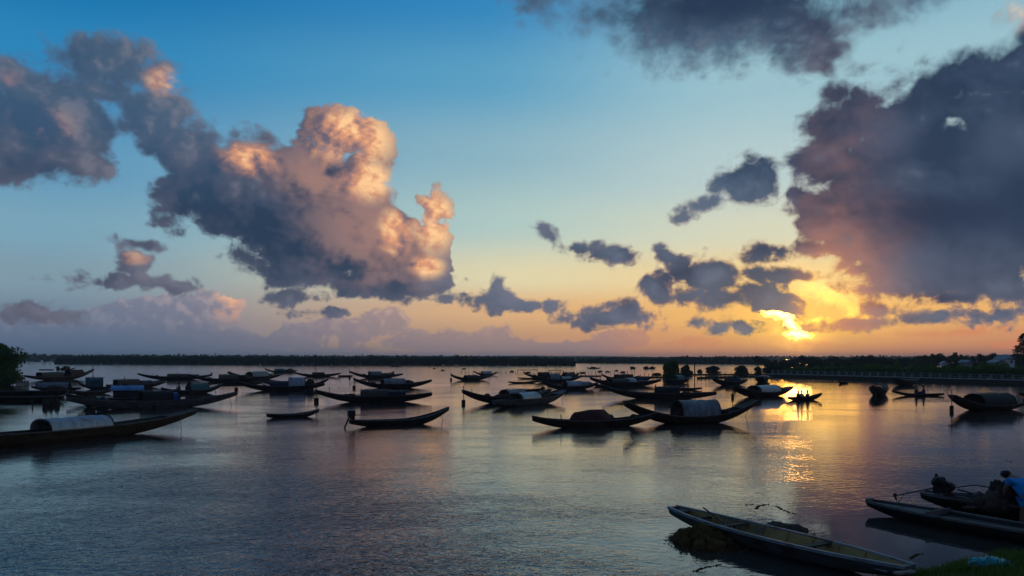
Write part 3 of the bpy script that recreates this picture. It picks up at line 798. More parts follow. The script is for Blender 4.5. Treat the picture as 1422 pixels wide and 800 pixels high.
canoe(33, 'little boat with three people in it, afloat in the sun glitter', (1094,551,556, 1141,545.5,555), beam=1.3, detail=0, free=.3)
canoe(34, 'tiny boat alone off the railing, right of the sun glitter', (1166,529,533.5, 1176,530,532.5), beam=1.2, detail=0)
BOATS[35] = boat('sampan', 'sampan seen end on with a black round canopy and a short stem post', 'sampan', (1216,536.5,551.5, 1225,537,545.5), [(1218,1223,533.5,'arch','mat_dark')], beam=1.8, pw=2.2, tip=.35, free=.55, rudder=-1, group='sampans moored on the lagoon')
BOATS[36] = boat('wooden_boat', 'dark boat tied up at the foot of the railing', 'fishing boat', (1241,525,536, 1273,525,535), [(1246,1266,526.5,'low','mat_dark')], wood='wood_dark', pw=2.0, tip=.5, beam=1.8, free=.7, group='fishing boats by the bank')
canoe(37, 'slim canoe paddled by two people in navy blue', (1239,541.5,549.5, 1311,546,550), tip=.06, beam=1.0)
sampan(38, 'sampan with a round dark canopy and a pinkish cloth behind it', (1321,548,571, 1421,556,568),
       [(1352,1396,546.5,'arch','mat_dark'), (1394,1409,550,'arch','tarp_pink')], rudder=-1, wood='wood_brown', pw=2.2, beam=2.2)
sampan(39, 'prow of a sampan entering the picture at the right edge', (1416,545,553, 1490,547,552), [(1436,1462,541,'arch','mat_dark')])
sampan(40, 'sampan with a peaked heap of brown tarpaulin amidships instead of a canopy', (740,577.5,596, 910,572,590),
       [(790,852,568.5,'heap','tarp_red')], wood='wood_brown')
sampan(41, 'big crescent sampan with a dull tin arch, beside the peaked brown tarpaulin', (867,556.5,590, 1049,555.5,585.5),
       [(940,992,555.5,'arch','tin_dull')], wood='wood_brown', ropes=[(1036,558,1034,574)], pw=2.2, beam=1.7)
# --- small ones far out
def far_boat(key, label, x0, x1, yt, yw, loads, **kw):
    BOATS[key] = boat('far_boat', label, 'boat', (x0, yt, yw, x1, yt + .2, yw - .1), loads, detail=0, pw=2.0, tip=.3, beam=1.6, group='small boats far out', **kw)
far_boat(61, 'far little boat with two lumps of gear, beyond the dark brown sampan', 77, 105, 510, 514.3, [(78,83,508.5,'heap','net'), (85,97,508.5,'heap','net')])
far_boat(62, 'far reddish boat with people aboard below the middle of the island', 541, 557, 506.8, 509.3, [(543,548,505.6,'heap','tarp_red'), (549,554,505.8,'heap','tarp_red')])
far_boat(63, 'far low boat with a long load right of the tip of the island', 815, 834, 510.2, 512.2, [(819,828,509.3,'heap','net')])
far_boat(64, 'far short boat alone, between the low loaded one and the heaped one', 875, 883, 510, 512.4, [(876,881,508.8,'heap','net')])
far_boat(65, 'far boat heaped along its whole length, left of the green bush', 893, 911, 509.7, 512.6, [(894,901,508.6,'heap','net'), (902,909,508.8,'heap','net')])
far_boat(66, 'thin dark raft lying flat between the bush and the island on the left', 54, 75, 513.2, 514.2, [])
far_boat(67, 'low flat raft floating right of the sampan with a mast', 469, 490, 521.8, 523.2, [])

# ------------------------------------------------------------------ motors, people, cargo
def motor(parent, x, z, side, s=1.0):
    """engine block with cowl, long shaft and propeller on the stern"""
    bm = bmesh.new(); box(bm, (x, 0, z + .30 * s), (.34 * s, .26 * s, .30 * s)); bevel_all(bm, .05 * s, 2)
    box(bm, (x - side * .05 * s, 0, z + .08 * s), (.18 * s, .16 * s, .2 * s))
    e = obj('motor', bm, 'iron', parent, False)
    bm = bmesh.new(); tube(bm, [(x + side * .1 * s, 0, z + .15 * s), (x + side * .34 * s, 0, z - .35 * s)], .04 * s, 6); obj('drive_shaft', bm, 'iron', e)
    bm = bmesh.new(); tube(bm, [(x - side * .15 * s, 0, z + .22 * s), (x - side * .75 * s, .05, z + .20 * s)], .018 * s, 5); obj('tiller', bm, 'iron', e)
    return e
b = BOATS[19]; motor(b.root, -b.L / 2 * .96, b.H.sheer(-1) - .02, -1, 1.25)
b = BOATS[9]; motor(b.root, b.L / 2 * .99, b.H.sheer(1) - .15, 1, 1.0)

def sitter(label, loc, rz, top, legs='cloth_navy', hat=None, arm=0.0, group=None, s=1.0):
    """seated figure: one body surface, with a top, trousers and hair or hat as parts"""
    k = s
    P = [(0, 0, .10), (0, 0, .30), (.02, 0, .50), (.03, 0, .60), (.04, 0, .69), (.05, 0, .80),
         (0.0, .17, .50), (.12, .22, .30), (.30 + arm, .14, .28), (0.0, -.17, .50), (.12, -.22, .30), (.30 + arm, -.14, .28),
         (.06, .10, .10), (.42, .15, .22), (.52, .13, -.12), (.06, -.10, .10), (.42, -.15, .22), (.52, -.13, -.12)]
    E = [(0, 1), (1, 2), (2, 3), (3, 4), (4, 5), (2, 6), (6, 7), (7, 8), (2, 9), (9, 10), (10, 11), (0, 12), (12, 13), (13, 14), (0, 15), (15, 16), (16, 17)]
    Rr = [(.15, .12), (.15, .11), (.15, .11), .065, .085, .095, .065, .05, .035, .065, .05, .035, .095, .075, .05, .095, .075, .05]
    P = [tuple(c * k for c in p) for p in P]; Rr = [tuple(c * k for c in r) if isinstance(r, tuple) else r * k for r in Rr]
    body = skinned('person', P, E, Rr, 'skin'); body.location = loc; body.rotation_euler = (0, 0, rz)
    tag(body, label, 'person', group)
    I = [0, 1, 2, 6, 7, 9, 10]
    m_ = {q: i for i, q in enumerate(I)}
    grow = lambda r, g_: tuple(c + g_ for c in r) if isinstance(r, tuple) else r + g_
    skinned('shirt', [P[i] for i in I], [(m_[a], m_[b_]) for a, b_ in E if a in m_ and b_ in m_], [grow(Rr[i], .018 * k) for i in I], top, body)
    I = [0, 12, 13, 14, 15, 16, 17]; m_ = {q: i for i, q in enumerate(I)}
    skinned('trousers', [P[i] for i in I], [(m_[a], m_[b_]) for a, b_ in E if a in m_ and b_ in m_], [grow(Rr[i], .014 * k) for i in I], legs, body)
    if hat:
        bm = bmesh.new(); bmesh.ops.create_cone(bm, cap_ends=True, segments=16, radius1=.24 * k, radius2=.01, depth=.17 * k, matrix=Matrix.Translation((.05 * k, 0, .90 * k)))
        obj('hat', bm, hat, body)
    else:
        bm = bmesh.new(); lump(bm, (.03 * k, 0, .84 * k), (.11 * k, .105 * k, .10 * k), 3, .08, 2); obj('hair', bm, 'hair', body, True)
    return body

def seat_on(key, px, h=None):
    """place on a boat's bottom boards at a photo column"""
    b = BOATS[key]; t = b.t(px); M = b.root.matrix_basis
    z = max(b.H.keel(t) + .10, 0.0) if h is None else h
    return b.root.location + Matrix.Rotation(b.root.rotation_euler.z, 3, 'Z') @ Vector((t * b.L / 2, 0, z)), b.root.rotation_euler.z
q, rz = seat_on(10, 249, .30); sitter('person in grey sitting on the stern of the sampan with the teal arched canopy', q, rz + PI, 'cloth_grey')
q, rz = seat_on(24, 781, .28); sitter('person in red at the open end of the bright grey canopy', q, rz + .6, 'cloth_red')
q, rz = seat_on('25a', 783, .4); sitter('person in dark red on the black arched sampan of the middle cluster', q, rz + PI, 'cloth_red', s=1.15)
q, rz = seat_on(33, 1108, .02); sitter('person in dark clothes in the glitter boat, leftmost of its three', q, rz, 'cloth_grey', s=1.0)
q, rz = seat_on(33, 1113, .02); sitter('person with pale shirt in the glitter boat, middle one of its three', q, rz + .5, 'cloth_white', s=.98)
q, rz = seat_on(33, 1122, .02); sitter('person in navy in the glitter boat, facing the other two', q, rz + PI, 'cloth_navy', s=1.0)
q, rz = seat_on(37, 1272, .14); sitter('person in navy in the slim canoe, sitting upright at the left', q, rz, 'cloth_navy', s=1.05)
q, rz = seat_on(37, 1283, .14); sitter('person in navy in the slim canoe, leaning with a paddle at the right', q, rz + PI, 'cloth_navy', arm=.1, s=1.05)
q, rz = seat_on(30, 1020, .75); sitter('person in dark clothes sitting high on the load of the stubby open boat', q, rz, 'cloth_grey', 'cloth_grey', s=1.2)

# ---- the man stooping over the boats at the right edge
def stooping_man():
    q = at(1428, 727, -.06); q.z = 0
    root_loc = q
    P = [(0, 0, .52), (-.03, .14, .76), (-.06, .34, .97), (-.09, .44, 1.02), (-.11, .50, 1.04), (-.13, .58, 1.03),
         (-.25, .32, .95), (-.30, .42, .67), (-.28, .52, .43), (.13, .38, .95), (.17, .50, .69), (.10, .60, .47),
         (-.10, 0, .47), (-.12, .05, .10), (-.12, -.02, -.35), (.10, 0, .47), (.13, .07, .10), (.12, 0, -.35)]
    E = [(0, 1), (1, 2), (2, 3), (3, 4), (4, 5), (2, 6), (6, 7), (7, 8), (2, 9), (9, 10), (10, 11), (0, 12), (12, 13), (13, 14), (0, 15), (15, 16), (16, 17)]
    Rr = [(.155, .125), (.15, .11), (.16, .11), .065, .085, .10, .07, .048, .036, .07, .048, .036, .10, .072, .052, .10, .072, .052]
    body = skinned('person', P, E, Rr, 'skin'); body.location = root_loc; body.rotation_euler = (0, 0, R(8))
    tag(body, 'man in bright blue shirt and shorts stooping over the moored boats', 'person')
    grow = lambda r, g_: tuple(c + g_ for c in r) if isinstance(r, tuple) else r + g_
    def cloth(name, I, m, g_, cut=None):
        m_ = {a: i for i, a in enumerate(I)}; PP = [Vector(P[i]) for i in I]; RR = [grow(Rr[i], g_) for i in I]
        if cut:
            for i, (a, f) in cut.items(): PP[m_[i]] = Vector(P[a]).lerp(Vector(P[i]), f)
        skinned(name, PP, [(m_[a], m_[b_]) for a, b_ in E if a in m_ and b_ in m_], RR, m, body)
    cloth('shirt', [0, 1, 2, 6, 7, 9, 10], 'cloth_blue', .028, {7: (6, .55), 10: (9, .55)})
    cloth('shorts', [0, 12, 13, 15, 16], 'cloth_blue', .026, {13: (12, .55), 16: (15, .55)})
    bm = bmesh.new(); lump(bm, (-.128, .575, 1.07), (.118, .135, .105), 5, .06, 3); obj('hair', bm, 'hair', body, True)
    for sx, W, K in ((-1, Vector(P[8]), Vector(P[7])), (1, Vector(P[11]), Vector(P[10]))):
        d = (W - K).normalized(); side = Vector((1, 0, 0)); n = d.cross(side).normalized()
        pts = [W - d * .02, W + d * .05]; ed = [(0, 1)]; rr = [.032, .036]
        for j, (off, ln) in enumerate(((-.033, .070), (-.011, .080), (.011, .075), (.033, .060))):
            a = len(pts); base = W + d * .085 + side * off
            pts += [base, base + d * ln * .5 + n * .012, base + d * ln * .85 + n * .035]; rr += [.011, .010, .008]
            ed += [(1, a), (a, a + 1), (a + 1, a + 2)]
        a = len(pts); b0 = W + d * .03 - side * .035 * sx
        pts += [b0 - side * .02 * sx, b0 - side * .03 * sx + d * .05 + n * .01]; rr += [.012, .009]; ed += [(1, a), (a, a + 1)]
        skinned('hand', pts, ed, rr, 'skin', body, 1)
    return body
man = stooping_man()

# ------------------------------------------------------------------ water
def water_mat(g, b):
    geo = g.n('ShaderNodeNewGeometry'); p = geo.outputs['Position']
    cam_d = g.v('LENGTH', p)
    b.inputs['Base Color'].default_value = (.046, .040, .036, 1)
    b.inputs['IOR'].default_value = 1.56; b.inputs['Specular Tint'].default_value = (1.0, .885, .87, 1); b.inputs['Specular IOR Level'].default_value = 0.5
    # wind patches: some water lies smooth, some is ruffled
    pw = g.v('MULTIPLY', p, (.022, .05, 0))
    patch = g.noise(pw, 1.0, 4, 0.6, '2D')[0]
    calm = g.rng(patch, 0.36, 0.64, 0.30, 1.0)
    # sheltered shallows by the bank stay smooth
    sh = g.v('LENGTH', g.v('MULTIPLY', g.v('SUBTRACT', p, (8.5, 16.0, 0)), (.20, .22, 0)))
    sh = g.rng(g.m('ADD', sh, g.m('MULTIPLY', g.noise(p, .35, 4, .6, '2D')[0], 1.2)), 1.15, 2.1, 0.10, 1.0)
    calm = g.m('MULTIPLY', calm, sh)
    w = g.noise(p, .6, 2, .5, '2D')['Color']
    q = g.v('ADD', g.v('MULTIPLY', p, (.85, 1.15, 1)), g.v('SCALE', g.v('SUBTRACT', w, (.5, .5, .5)), scale=.5))
    n1 = g.noise(q, 4.2, 3, .55, '2D')[0]
    n2 = g.noise(q, 1.25, 3, .5, '2D')[0]
    n3 = g.noise(g.v('MULTIPLY', p, (.6, 1.3, 1)), .28, 2, .5, '2D')[0]
    # short steep wavelets come in gusts
    gust = g.rng(g.noise(g.v('MULTIPLY', p, (.10, .14, 0)), 1.0, 3, .6, '2D')[0], .34, .66, .55, 1.45)
    n1 = g.m('MULTIPLY', g.m('POWER', n1, 1.6), gust)
    h = g.m('ADD', g.m('MULTIPLY', n1, .078), g.m('ADD', g.m('MULTIPLY', n2, .030), g.m('MULTIPLY', n3, .035)))
    h = g.m('MULTIPLY', g.m('MULTIPLY', h, calm), g.m('ADD', 0.14, g.m('DIVIDE', 1.5, g.m('ADD', 1.0, g.m('POWER', g.m('DIVIDE', cam_d, 22.0), 3.0)))))
    bp = g.n('ShaderNodeBump'); bp.inputs['Strength'].default_value = 1.0; bp.inputs['Distance'].default_value = WATER_BUMP
    g.put(bp.inputs['Height'], h); g.put(b.inputs['Normal'], bp.outputs[0])
    g.put(b.inputs['Roughness'], g.rng(cam_d, 15, 260, .015, .11, 'LINEAR'))
WATER_BUMP = 0.55
mat('water', water_mat)
bm = bmesh.new(); bmesh.ops.create_grid(bm, x_segments=4, y_segments=4, size=3400, matrix=Matrix.Translation((0, 1500, 0)))
tag(obj('water', bm, 'water'), kind='structure')

# ------------------------------------------------------------------ the boats at the landing
fb = BOATS['front'] = boat('rowing_boat', 'big grey-green open boat with ochre inside, drawn up on the grass bank', 'rowing boat', (934,703,727, 1264,798,816), (), wood='hull_green', inside='hull_inside',
    beam=1.02, free=.36, pw=2.2, tip=.30, decks=False, draft=.05, depth=.20, group='boats at the landing')
H = fb.H; hl = fb.L / 2
def on_front(px): return fb.t(px)
for t, wdt in ((-.36, .15), (.34, .16)):
    bm = bmesh.new(); bb = H.half(t) - .02; box(bm, (t * hl, 0, H.sheer(t) - .045), (wdt, bb * 2, .04)); bevel_all(bm, .008); th = obj('bench', bm, 'wood_brown', fb.root)
    bm = bmesh.new(); box(bm, (t * hl, 0, H.sheer(t) - .20), (.07, .08, .27)); obj('post', bm, 'wood_dark', th)
bm = bmesh.new(); t = -.68; box(bm, (t * hl, 0, H.sheer(t) - .09), (.09, H.half(t) * 2 - .05, .035)); obj('thwart', bm, 'wood_dark', fb.root)
bm = bmesh.new(); t = -.90; box(bm, (t * hl, 0, H.sheer(t) - .05), (.24, H.half(t) * 2 - .08, .025)); obj('foredeck', bm, 'wood_grey', fb.root)
for t0, t1 in ((-.62, -.38), (.70, .9)):
    bm = bmesh.new(); tm = (t0 + t1) / 2; zz = max(H.keel(t0), H.keel(t1)) + .10
    for y in (-.15, 0, .15): box(bm, (tm * hl, y, zz), ((t1 - t0) * hl, .135, .02))
    obj('floor_boards', bm, 'floor_board', fb.root)
for k in range(7):
    t = -.62 + k * .21; bm = bmesh.new(); pts = [H.pt(t, v, .045) for v in (-1, -.8, -.55, -.3, 0, .3, .55, .8, 1)]; tube(bm, pts, .014, 5); obj('rib', bm, 'hull_inside', fb.root)
bm = bmesh.new(); tube(bm, [(-.02, -.45, 0), (.05, .45, .02)], .018, 6)
pd = empty('paddle', (0, 0, 0)); tag(pd, 'wooden paddle lying aslant in the big grey-green boat', 'paddle')
bm.free()
p0 = at_d(977, 705, 18.9); p1 = at_d(1024, 742, 17.25)
bm = bmesh.new(); tube(bm, [p0, p0.lerp(p1, .72)], .017, 6); obj('handle', bm, 'wood_dark', pd)
bm = bmesh.new(); tube(bm, [p0.lerp(p1, .70), p0.lerp(p1, .78), p0.lerp(p1, .95), p1], [.02, .055, .06, .02], 6); obj('blade', bm, 'wood_grey', pd)
bm = bmesh.new(); box(bm, (0, 0, 0), (.42, .12, .05), Matrix.Rotation(R(20), 3, 'Z')); bevel_all(bm, .01)
o = obj('plank', bm, 'wood_pale'); o.location = at(1256, 795, .30) ; tag(o, 'short pale plank end on the grass at the stern of the grey-green boat', 'plank')

f2 = BOATS['slim'] = boat('rowing_boat', 'slim black boat with a grey deck strip, moored before the stooping man', 'rowing boat', (1207,697.5,711.5, 1530,749,772), (), wood='tar', inside='wood_dark', beam=1.0, free=.30, pw=2.4,
    tip=.3, decks=False, draft=.12, depth=.16, group='boats at the landing')
obj('deck', deck_mesh(f2.H, -.985, -.30, .05, 12), 'wood_grey', f2.root)
obj('deck', deck_mesh(f2.H, -.29, .6, .09, 10), 'wood_dark', f2.root)
bm = bmesh.new(); t = -.30; box(bm, (t * f2.L / 2, 0, f2.H.sheer(t) + .02), (.05, f2.H.half(t) * 2 - .04, .10)); obj('coaming', bm, 'wood_grey', f2.root)
bm = bmesh.new(); t = -.99; box(bm, (t * f2.L / 2, 0, f2.H.sheer(t) + .03), (.08, .22, .05)); obj('bow_cap', bm, 'wood_pale', f2.root)

f3 = BOATS['motor'] = boat('motor_boat', 'black open boat with a long-tail motor and loose boards, piled with nets', 'motor boat', (1281,684,701, 1500,703,726), (), wood='tar', inside='wood_brown', beam=1.25, free=.34, pw=2.4,
    tip=.35, decks=False, draft=.12, depth=.18, group='boats at the landing')
H3 = f3.H; h3 = f3.L / 2
obj('deck', deck_mesh(H3, -.97, -.72, .03, 5), 'wood_grey', f3.root)
t = f3.t(1306); x = t * h3; z = H3.sheer(t)
bm = bmesh.new(); lump(bm, (x - .04, 0, z + .32), (.19, .15, .15), 2, .25, 3); lump(bm, (x + .22, .02, z + .22), (.14, .13, .13), 6, .25, 3)
box(bm, (x + .05, 0, z + .12), (.42, .22, .2)); tube(bm, [(x - .1, .05, z + .4), (x - .12, .06, z + .52)], .04, 7); box(bm, (x + .1, -.1, z + .3), (.1, .06, .16))
mo = obj('motor', bm, 'iron', f3.root)
tip_l = f3.root.matrix_basis.inverted() @ at_d(1240, 689, f3.A.y - .2)
bm = bmesh.new(); tube(bm, [(x - .1, 0, z + .16), tip_l], .022, 7); ds = obj('drive_shaft', bm, 'shaft_steel', mo)
for a in (0.3, 2.4, 4.5):
    d = (tip_l - Vector((x, 0, z + .16))).normalized(); s_ = d.cross(Vector((0, 0, 1))).normalized(); u_ = s_.cross(d); v = s_ * math.cos(a) + u_ * math.sin(a)
    bm = bmesh.new(); c = tip_l - d * .06 + v * .07; tube(bm, [tip_l - d * .06, c, c + v * .06], [.012, .035, .01], 5); obj('propeller_blade', bm, 'iron', mo)
bm = bmesh.new(); tube(bm, [tip_l - d * .28, tip_l - d * .22 - Vector((0, 0, .13)), tip_l - d * .12 - Vector((0, 0, .19))], .013, 5); obj('skeg', bm, 'iron', mo)
bm = bmesh.new(); tube(bm, [(x + .2, .05, z + .16), (x + .75, .12, z + .30), (x + 1.2, .1, z + .28)], .015, 5); obj('tiller', bm, 'iron', mo)
for t0, t1, y0, y1, zz in ((-.55, -.12, .32, .0, .12), (-.66, -.30, -.1, .25, .06), (-.5, 0, -.3, -.25, .03)):
    bm = bmesh.new(); tube(bm, [(t0 * h3, y0, H3.sheer(t0) + zz), (t1 * h3, y1, H3.sheer(t1) + zz - .08)], .028, 6); obj('loose_board', bm, 'wood_grey', f3.root)
bm = bmesh.new()
for y in (-.3, -.1, .1, .3): box(bm, (-.38 * h3, y, .02), (.55 * h3, .17, .02))
obj('floor_boards', bm, 'wood_grey', f3.root)

def heap(name, label, cat, px, y, h0, size, m, seed, n=6, group=None, fibres=0):
    rng = random.Random(seed); bm = bmesh.new(); c = at(px, y, h0)
    for k in range(n):
        a = rng.uniform(0, 6.28); r = rng.uniform(0, .55 if n < 20 else .85)
        s = rng.uniform(.28, .5)
        lump(bm, (math.cos(a) * r * size[0], math.sin(a) * r * size[1], size[2] * rng.uniform(.05, .5) * (1.1 - r)), (size[0] * s * (.5 if n > 20 else 1), size[1] * s * (.5 if n > 20 else 1), size[2] * rng.uniform(.35, .65)), seed + k, .5 if n > 20 else .30, 3, 2.6)
    for k in range(fibres):
        a = rng.uniform(0, 6.28); r = rng.uniform(.3, 1.1); x = math.cos(a) * r * size[0]; y_ = math.sin(a) * r * size[1]
        q = Vector((x, y_, size[2] * max(.0, .9 - r) + rng.uniform(0, .05))); d = Vector((rng.gauss(0, 1), rng.gauss(0, 1), rng.gauss(0, .5))).normalized() * rng.uniform(.05, .16)
        w = d.orthogonal().normalized() * .014
        bm.faces.new([bm.verts.new(q - w), bm.verts.new(q + d * .6), bm.verts.new(q + w), bm.verts.new(q - d * .3)])
    o = obj(name, bm, m, None, True); o.location = c; return tag(o, label, cat, group)
heap('net_heap', 'great dark pile of nets beside the stooping man, topmost and tallest', 'net', 1400, 702, .28, (.52, .5, .70), 'net', 11, 12, 'fishing nets', 160)
heap('net_heap', 'lower pile of brown nets before the tall one in the black motor boat', 'net', 1372, 702, .28, (.55, .4, .42), 'net_light', 23, 6, 'fishing nets', 120)
heap('net_heap', 'brown heap of net and weed in the water beyond the grey-green boat', 'net', 1087, 741, -.03, (.74, .42, .30), 'net_light', 33, 18, 'fishing nets', 160)
heap('weed_heap', 'matted brown heap of water weed beside the bow of the grey-green boat', 'weeds', 982, 757, -.05, (.86, .95, .42), 'weed', 41, 42, None, 3200)
heap('crumpled_cloth', 'rolled grey sheet lying in the stern of the black motor boat', 'cloth', 1352, 706, .26, (.35, .12, .07), 'net_light', 51, 3)

def weed_string(label, pts, seed):
    rng = random.Random(seed); bm = bmesh.new()
    P = [at(x, y, .006) for x, y in pts]; c = P[0].copy()
    for a, b_ in zip(P, P[1:]):
        n = max(2, int((b_ - a).length / .05))
        for k in range(n):
            q = a.lerp(b_, k / n) - c + Vector((rng.uniform(-.03, .03), rng.uniform(-.03, .03), 0))
            lump(bm, q, (rng.uniform(.015, .05), rng.uniform(.012, .035), .012), seed + k, .5, 1)
    o = obj('floating_weed', bm, 'weed', None, True); o.location = c; tag(o, label, 'weed', 'weeds afloat by the landing')
weed_string('thin hooked string of weed afloat above the big boat, left one of two', [(1068,700),(1060,701),(1052,703),(1050,707)], 3)
weed_string('longer bent string of weed afloat above the big boat, right one of two', [(1078,703),(1086,707),(1094,711),(1107,714)], 5)
weed_string('faint straight streak of weed farthest out from the big boat', [(1036,701),(1048,700)], 9)
weed_string('tuft of green weed afloat alone right of the big boat', [(1172,754),(1178,757),(1184,759),(1189,760),(1183,757)], 12)
weed_string('row of twigs afloat just off the grass', [(1262,775),(1272,771),(1280,768)], 15)
weed_string('broken strands of weed below the brown weed heap', [(965,793),(976,789),(990,786),(1004,784)], 18)
weed_string('small leaf of weed afloat far right beyond the net pile', [(1398,640),(1406,641)], 21)

bm = bmesh.new(); lump(bm, (0, 0, .05), (.20, .09, .06), 4, .4, 3); lump(bm, (.16, .05, .04), (.10, .05, .03), 8, .5, 2)
o = obj('foam_scrap', bm, 'foam', None, True); o.location = at(1394, 746, 0); tag(o, 'crumpled white scrap afloat by the hull of the slim black boat', 'litter')
bm = bmesh.new()
for k, (x, y_, z_, a, b_, c_) in enumerate(((-.17, 0, .07, .18, .15, .085), (.02, .03, .08, .20, .17, .10), (.20, 0, .06, .15, .13, .08), (-.30, .02, .05, .09, .09, .06), (.30, -.05, .03, .10, .08, .05))): lump(bm, (x, y_, z_), (a, b_, c_), 60 + k, .55, 4, 3.6)
o = obj('plastic_bag', bm, 'bag', None, True); o.location = at(1376, 788, .16); tag(o, 'crumpled turquoise plastic bag lying on the grass bank', 'bag')

# ------------------------------------------------------------------ grass bank in the near corner
def shore_y(x):   # distance of the water's edge for each x
    return 14.75 + min(max(0, x - 7.2), .85) * .85 + max(0, x - 8.05) * .42 + .14 * math.sin(x * 2.1) + .08 * math.sin(x * 5.3)
bm = bmesh.new(); rows = []
xs = [6.3 + .25 * i for i in range(46)]
def bank_h(x, y):
    d = shore_y(x) - y; e = min(1, max(0, (x - 6.2) / 1.2))
    return -.12 + e * (.30 * (1 - math.exp(-max(0, d) * 1.6)) + min(max(d, 0), 6) * .03) + .05 * mnoise.noise(Vector((x * 1.3, y * 1.3, 0)))
for x in xs: rows.append([bm.verts.new((x, shore_y(x) + .35 - 8.0 * (k / 24) ** 1.5, bank_h(x, shore_y(x) + .35 - 8.0 * (k / 24) ** 1.5))) for k in range(25)])
for A, B in zip(rows, rows[1:]):
    for k in range(24): bm.faces.new((A[k], A[k + 1], B[k + 1], B[k]))
tag(obj('bank', bm, 'mud', None, True), kind='structure')
rng = random.Random(77); bm = bmesh.new()
for _ in range(15000):
    x = rng.uniform(6.6, 13.5); y = shore_y(x) - abs(rng.gauss(0, 1.3)) - .02
    if y < 10.5: continue
    if mnoise.noise(Vector((x * 1.1, y * 1.1, 4))) < -.25 and rng.random() < .7: continue
    z = bank_h(x, y) - .01; h = rng.uniform(.06, .20) * (1.3 if rng.random() < .12 else 1); a = rng.uniform(0, 6.28); w = rng.uniform(.005, .010)
    lx, ly = math.cos(a) * h * rng.uniform(.1, .6), math.sin(a) * h * rng.uniform(.1, .6); sx, sy = -math.sin(a) * w, math.cos(a) * w
    v = [bm.verts.new((x - sx, y - sy, z)), bm.verts.new((x + sx, y + sy, z)), bm.verts.new((x + lx * .45 + sx * .7, y + ly * .45 + sy * .7, z + h * .65)), bm.verts.new((x + lx, y + ly, z + h)), bm.verts.new((x + lx * .45 - sx * .7, y + ly * .45 - sy * .7, z + h * .65))]
    bm.faces.new(v)
tag(obj('grass', bm, 'grass_blade'), 'short green grass on the bank in the near right corner', 'grass', kind='stuff')

# ------------------------------------------------------------------ trees and bushes
def crown_mesh(seed, n, size, lobes, spread=.6):
    """unit crown: base at z=0, about one unit tall and one unit in radius"""
    rng = random.Random(seed); bm = bmesh.new()
    for k in range(lobes):
        a = rng.uniform(0, 6.28); r = rng.uniform(0, spread); z = rng.uniform(.32, .80) if k else .62
        s = rng.uniform(.24, .42)
        leaves(bm, (math.cos(a) * r, math.sin(a) * r, z), (s * 1.2, s * 1.2, s * rng.uniform(.5, .75)), n // lobes, size, rng)
    return bm
def trunk_mesh(seed):
    rng = random.Random(seed); bm = bmesh.new()
    tube(bm, [(0, 0, -.1), (.02, .01, .2), (.0, .03, .45), (.03, .0, .72)], [.05, .042, .032, .014], 7)
    for k in range(5):
        a = rng.uniform(0, 6.28); z = rng.uniform(.22, .5); tube(bm, [(0.01, .01, z), (math.cos(a) * .22, math.sin(a) * .22, z + .14), (math.cos(a) * .42, math.sin(a) * .42, z + .30)], [.022, .014, .006], 5)
    return bm
PROTO = []
def tree_copy(i, loc, sx, sz, label, group, rz):
    tr, cr = PROTO[i]
    r = empty('tree', loc, rz); r.scale = (sx, sx, sz); tag(r, label, 'tree', group)
    for p in (tr, cr):
        c = bpy.data.objects.new(p[0], p[1]); col.objects.link(c); c.parent = r
    return r
for i in range(5):
    t_ = obj('trunk', trunk_mesh(i), 'wood_dark'); c_ = obj('crown', crown_mesh(100 + i, 1500, .075, 7 + i, .45 + .06 * i), 'leaf_dark')
    PROTO.append((('trunk', t_.data), ('crown', c_.data)))
    bpy.data.objects.remove(t_); bpy.data.objects.remove(c_)

# skyline of the wooded shore on the right
SKY = [(1052,493),(1062,497.5),(1074,498),(1086,498.5),(1097,497.5),(1106,496.5),(1114,493.8),(1124,493.2),(1134,495.5),(1143,498),(1152,496),(1160,494.8),(1170,496),(1180,497),(1190,494.5),
       (1199,492),(1208,492.5),(1217,494.5),(1227,494),(1238,496),(1248,496),(1258,496.2),(1267,495),(1277,492.5),(1287,491),(1296,489.6),(1306,490),(1317,491.5),(1328,487.5),(1339,493),(1350,493),(1361,490.5),
       (1372,489),(1382,488.5),(1393,490),(1404,491.5),(1413,490),(1424,488),(1440,489),(1460,487)] + [(1478 + 19 * i, 487 + 3 * math.sin(i * 2.3)) for i in range(18)]
rng = random.Random(5)
for k, (px, yt) in enumerate(SKY):
    d = 330 - min(px - 1060, 420) * .16 + rng.uniform(-12, 12)
    top = CAMH - (yt - HY) * d / F; P = Vector(((px - HX) / F * d, d, 0.2))
    wd = (rng.uniform(6.5, 9.5)) / F * d * 1.35
    tree_copy(k % 5, P, wd, (top - .2) / 1.02, 'dark rounded tree in the skyline of the wooded right shore', 'trees along the wooded right shore', rng.uniform(0, 6.28))
# second, nearer row filling the shore under the skyline
for k in range(52):
    px = 1070 + k * 11.4 + rng.uniform(-3, 3); d = 245 + rng.uniform(-12, 12)
    yt = 502.5 + rng.uniform(-1.8, 1.6) - max(0, (px - 1240)) * .010
    if 1105 < px < 1112: continue
    top = CAMH - (yt - HY) * d / F; P = Vector(((px - HX) / F * d, d, 0.0))
    tree_copy(k % 5, P, 2.3 + rng.uniform(0, .9), max(1.5, top), 'low dark tree in the front row of the wooded right shore', 'low trees in front of the wooded right shore', rng.uniform(0, 6.28))

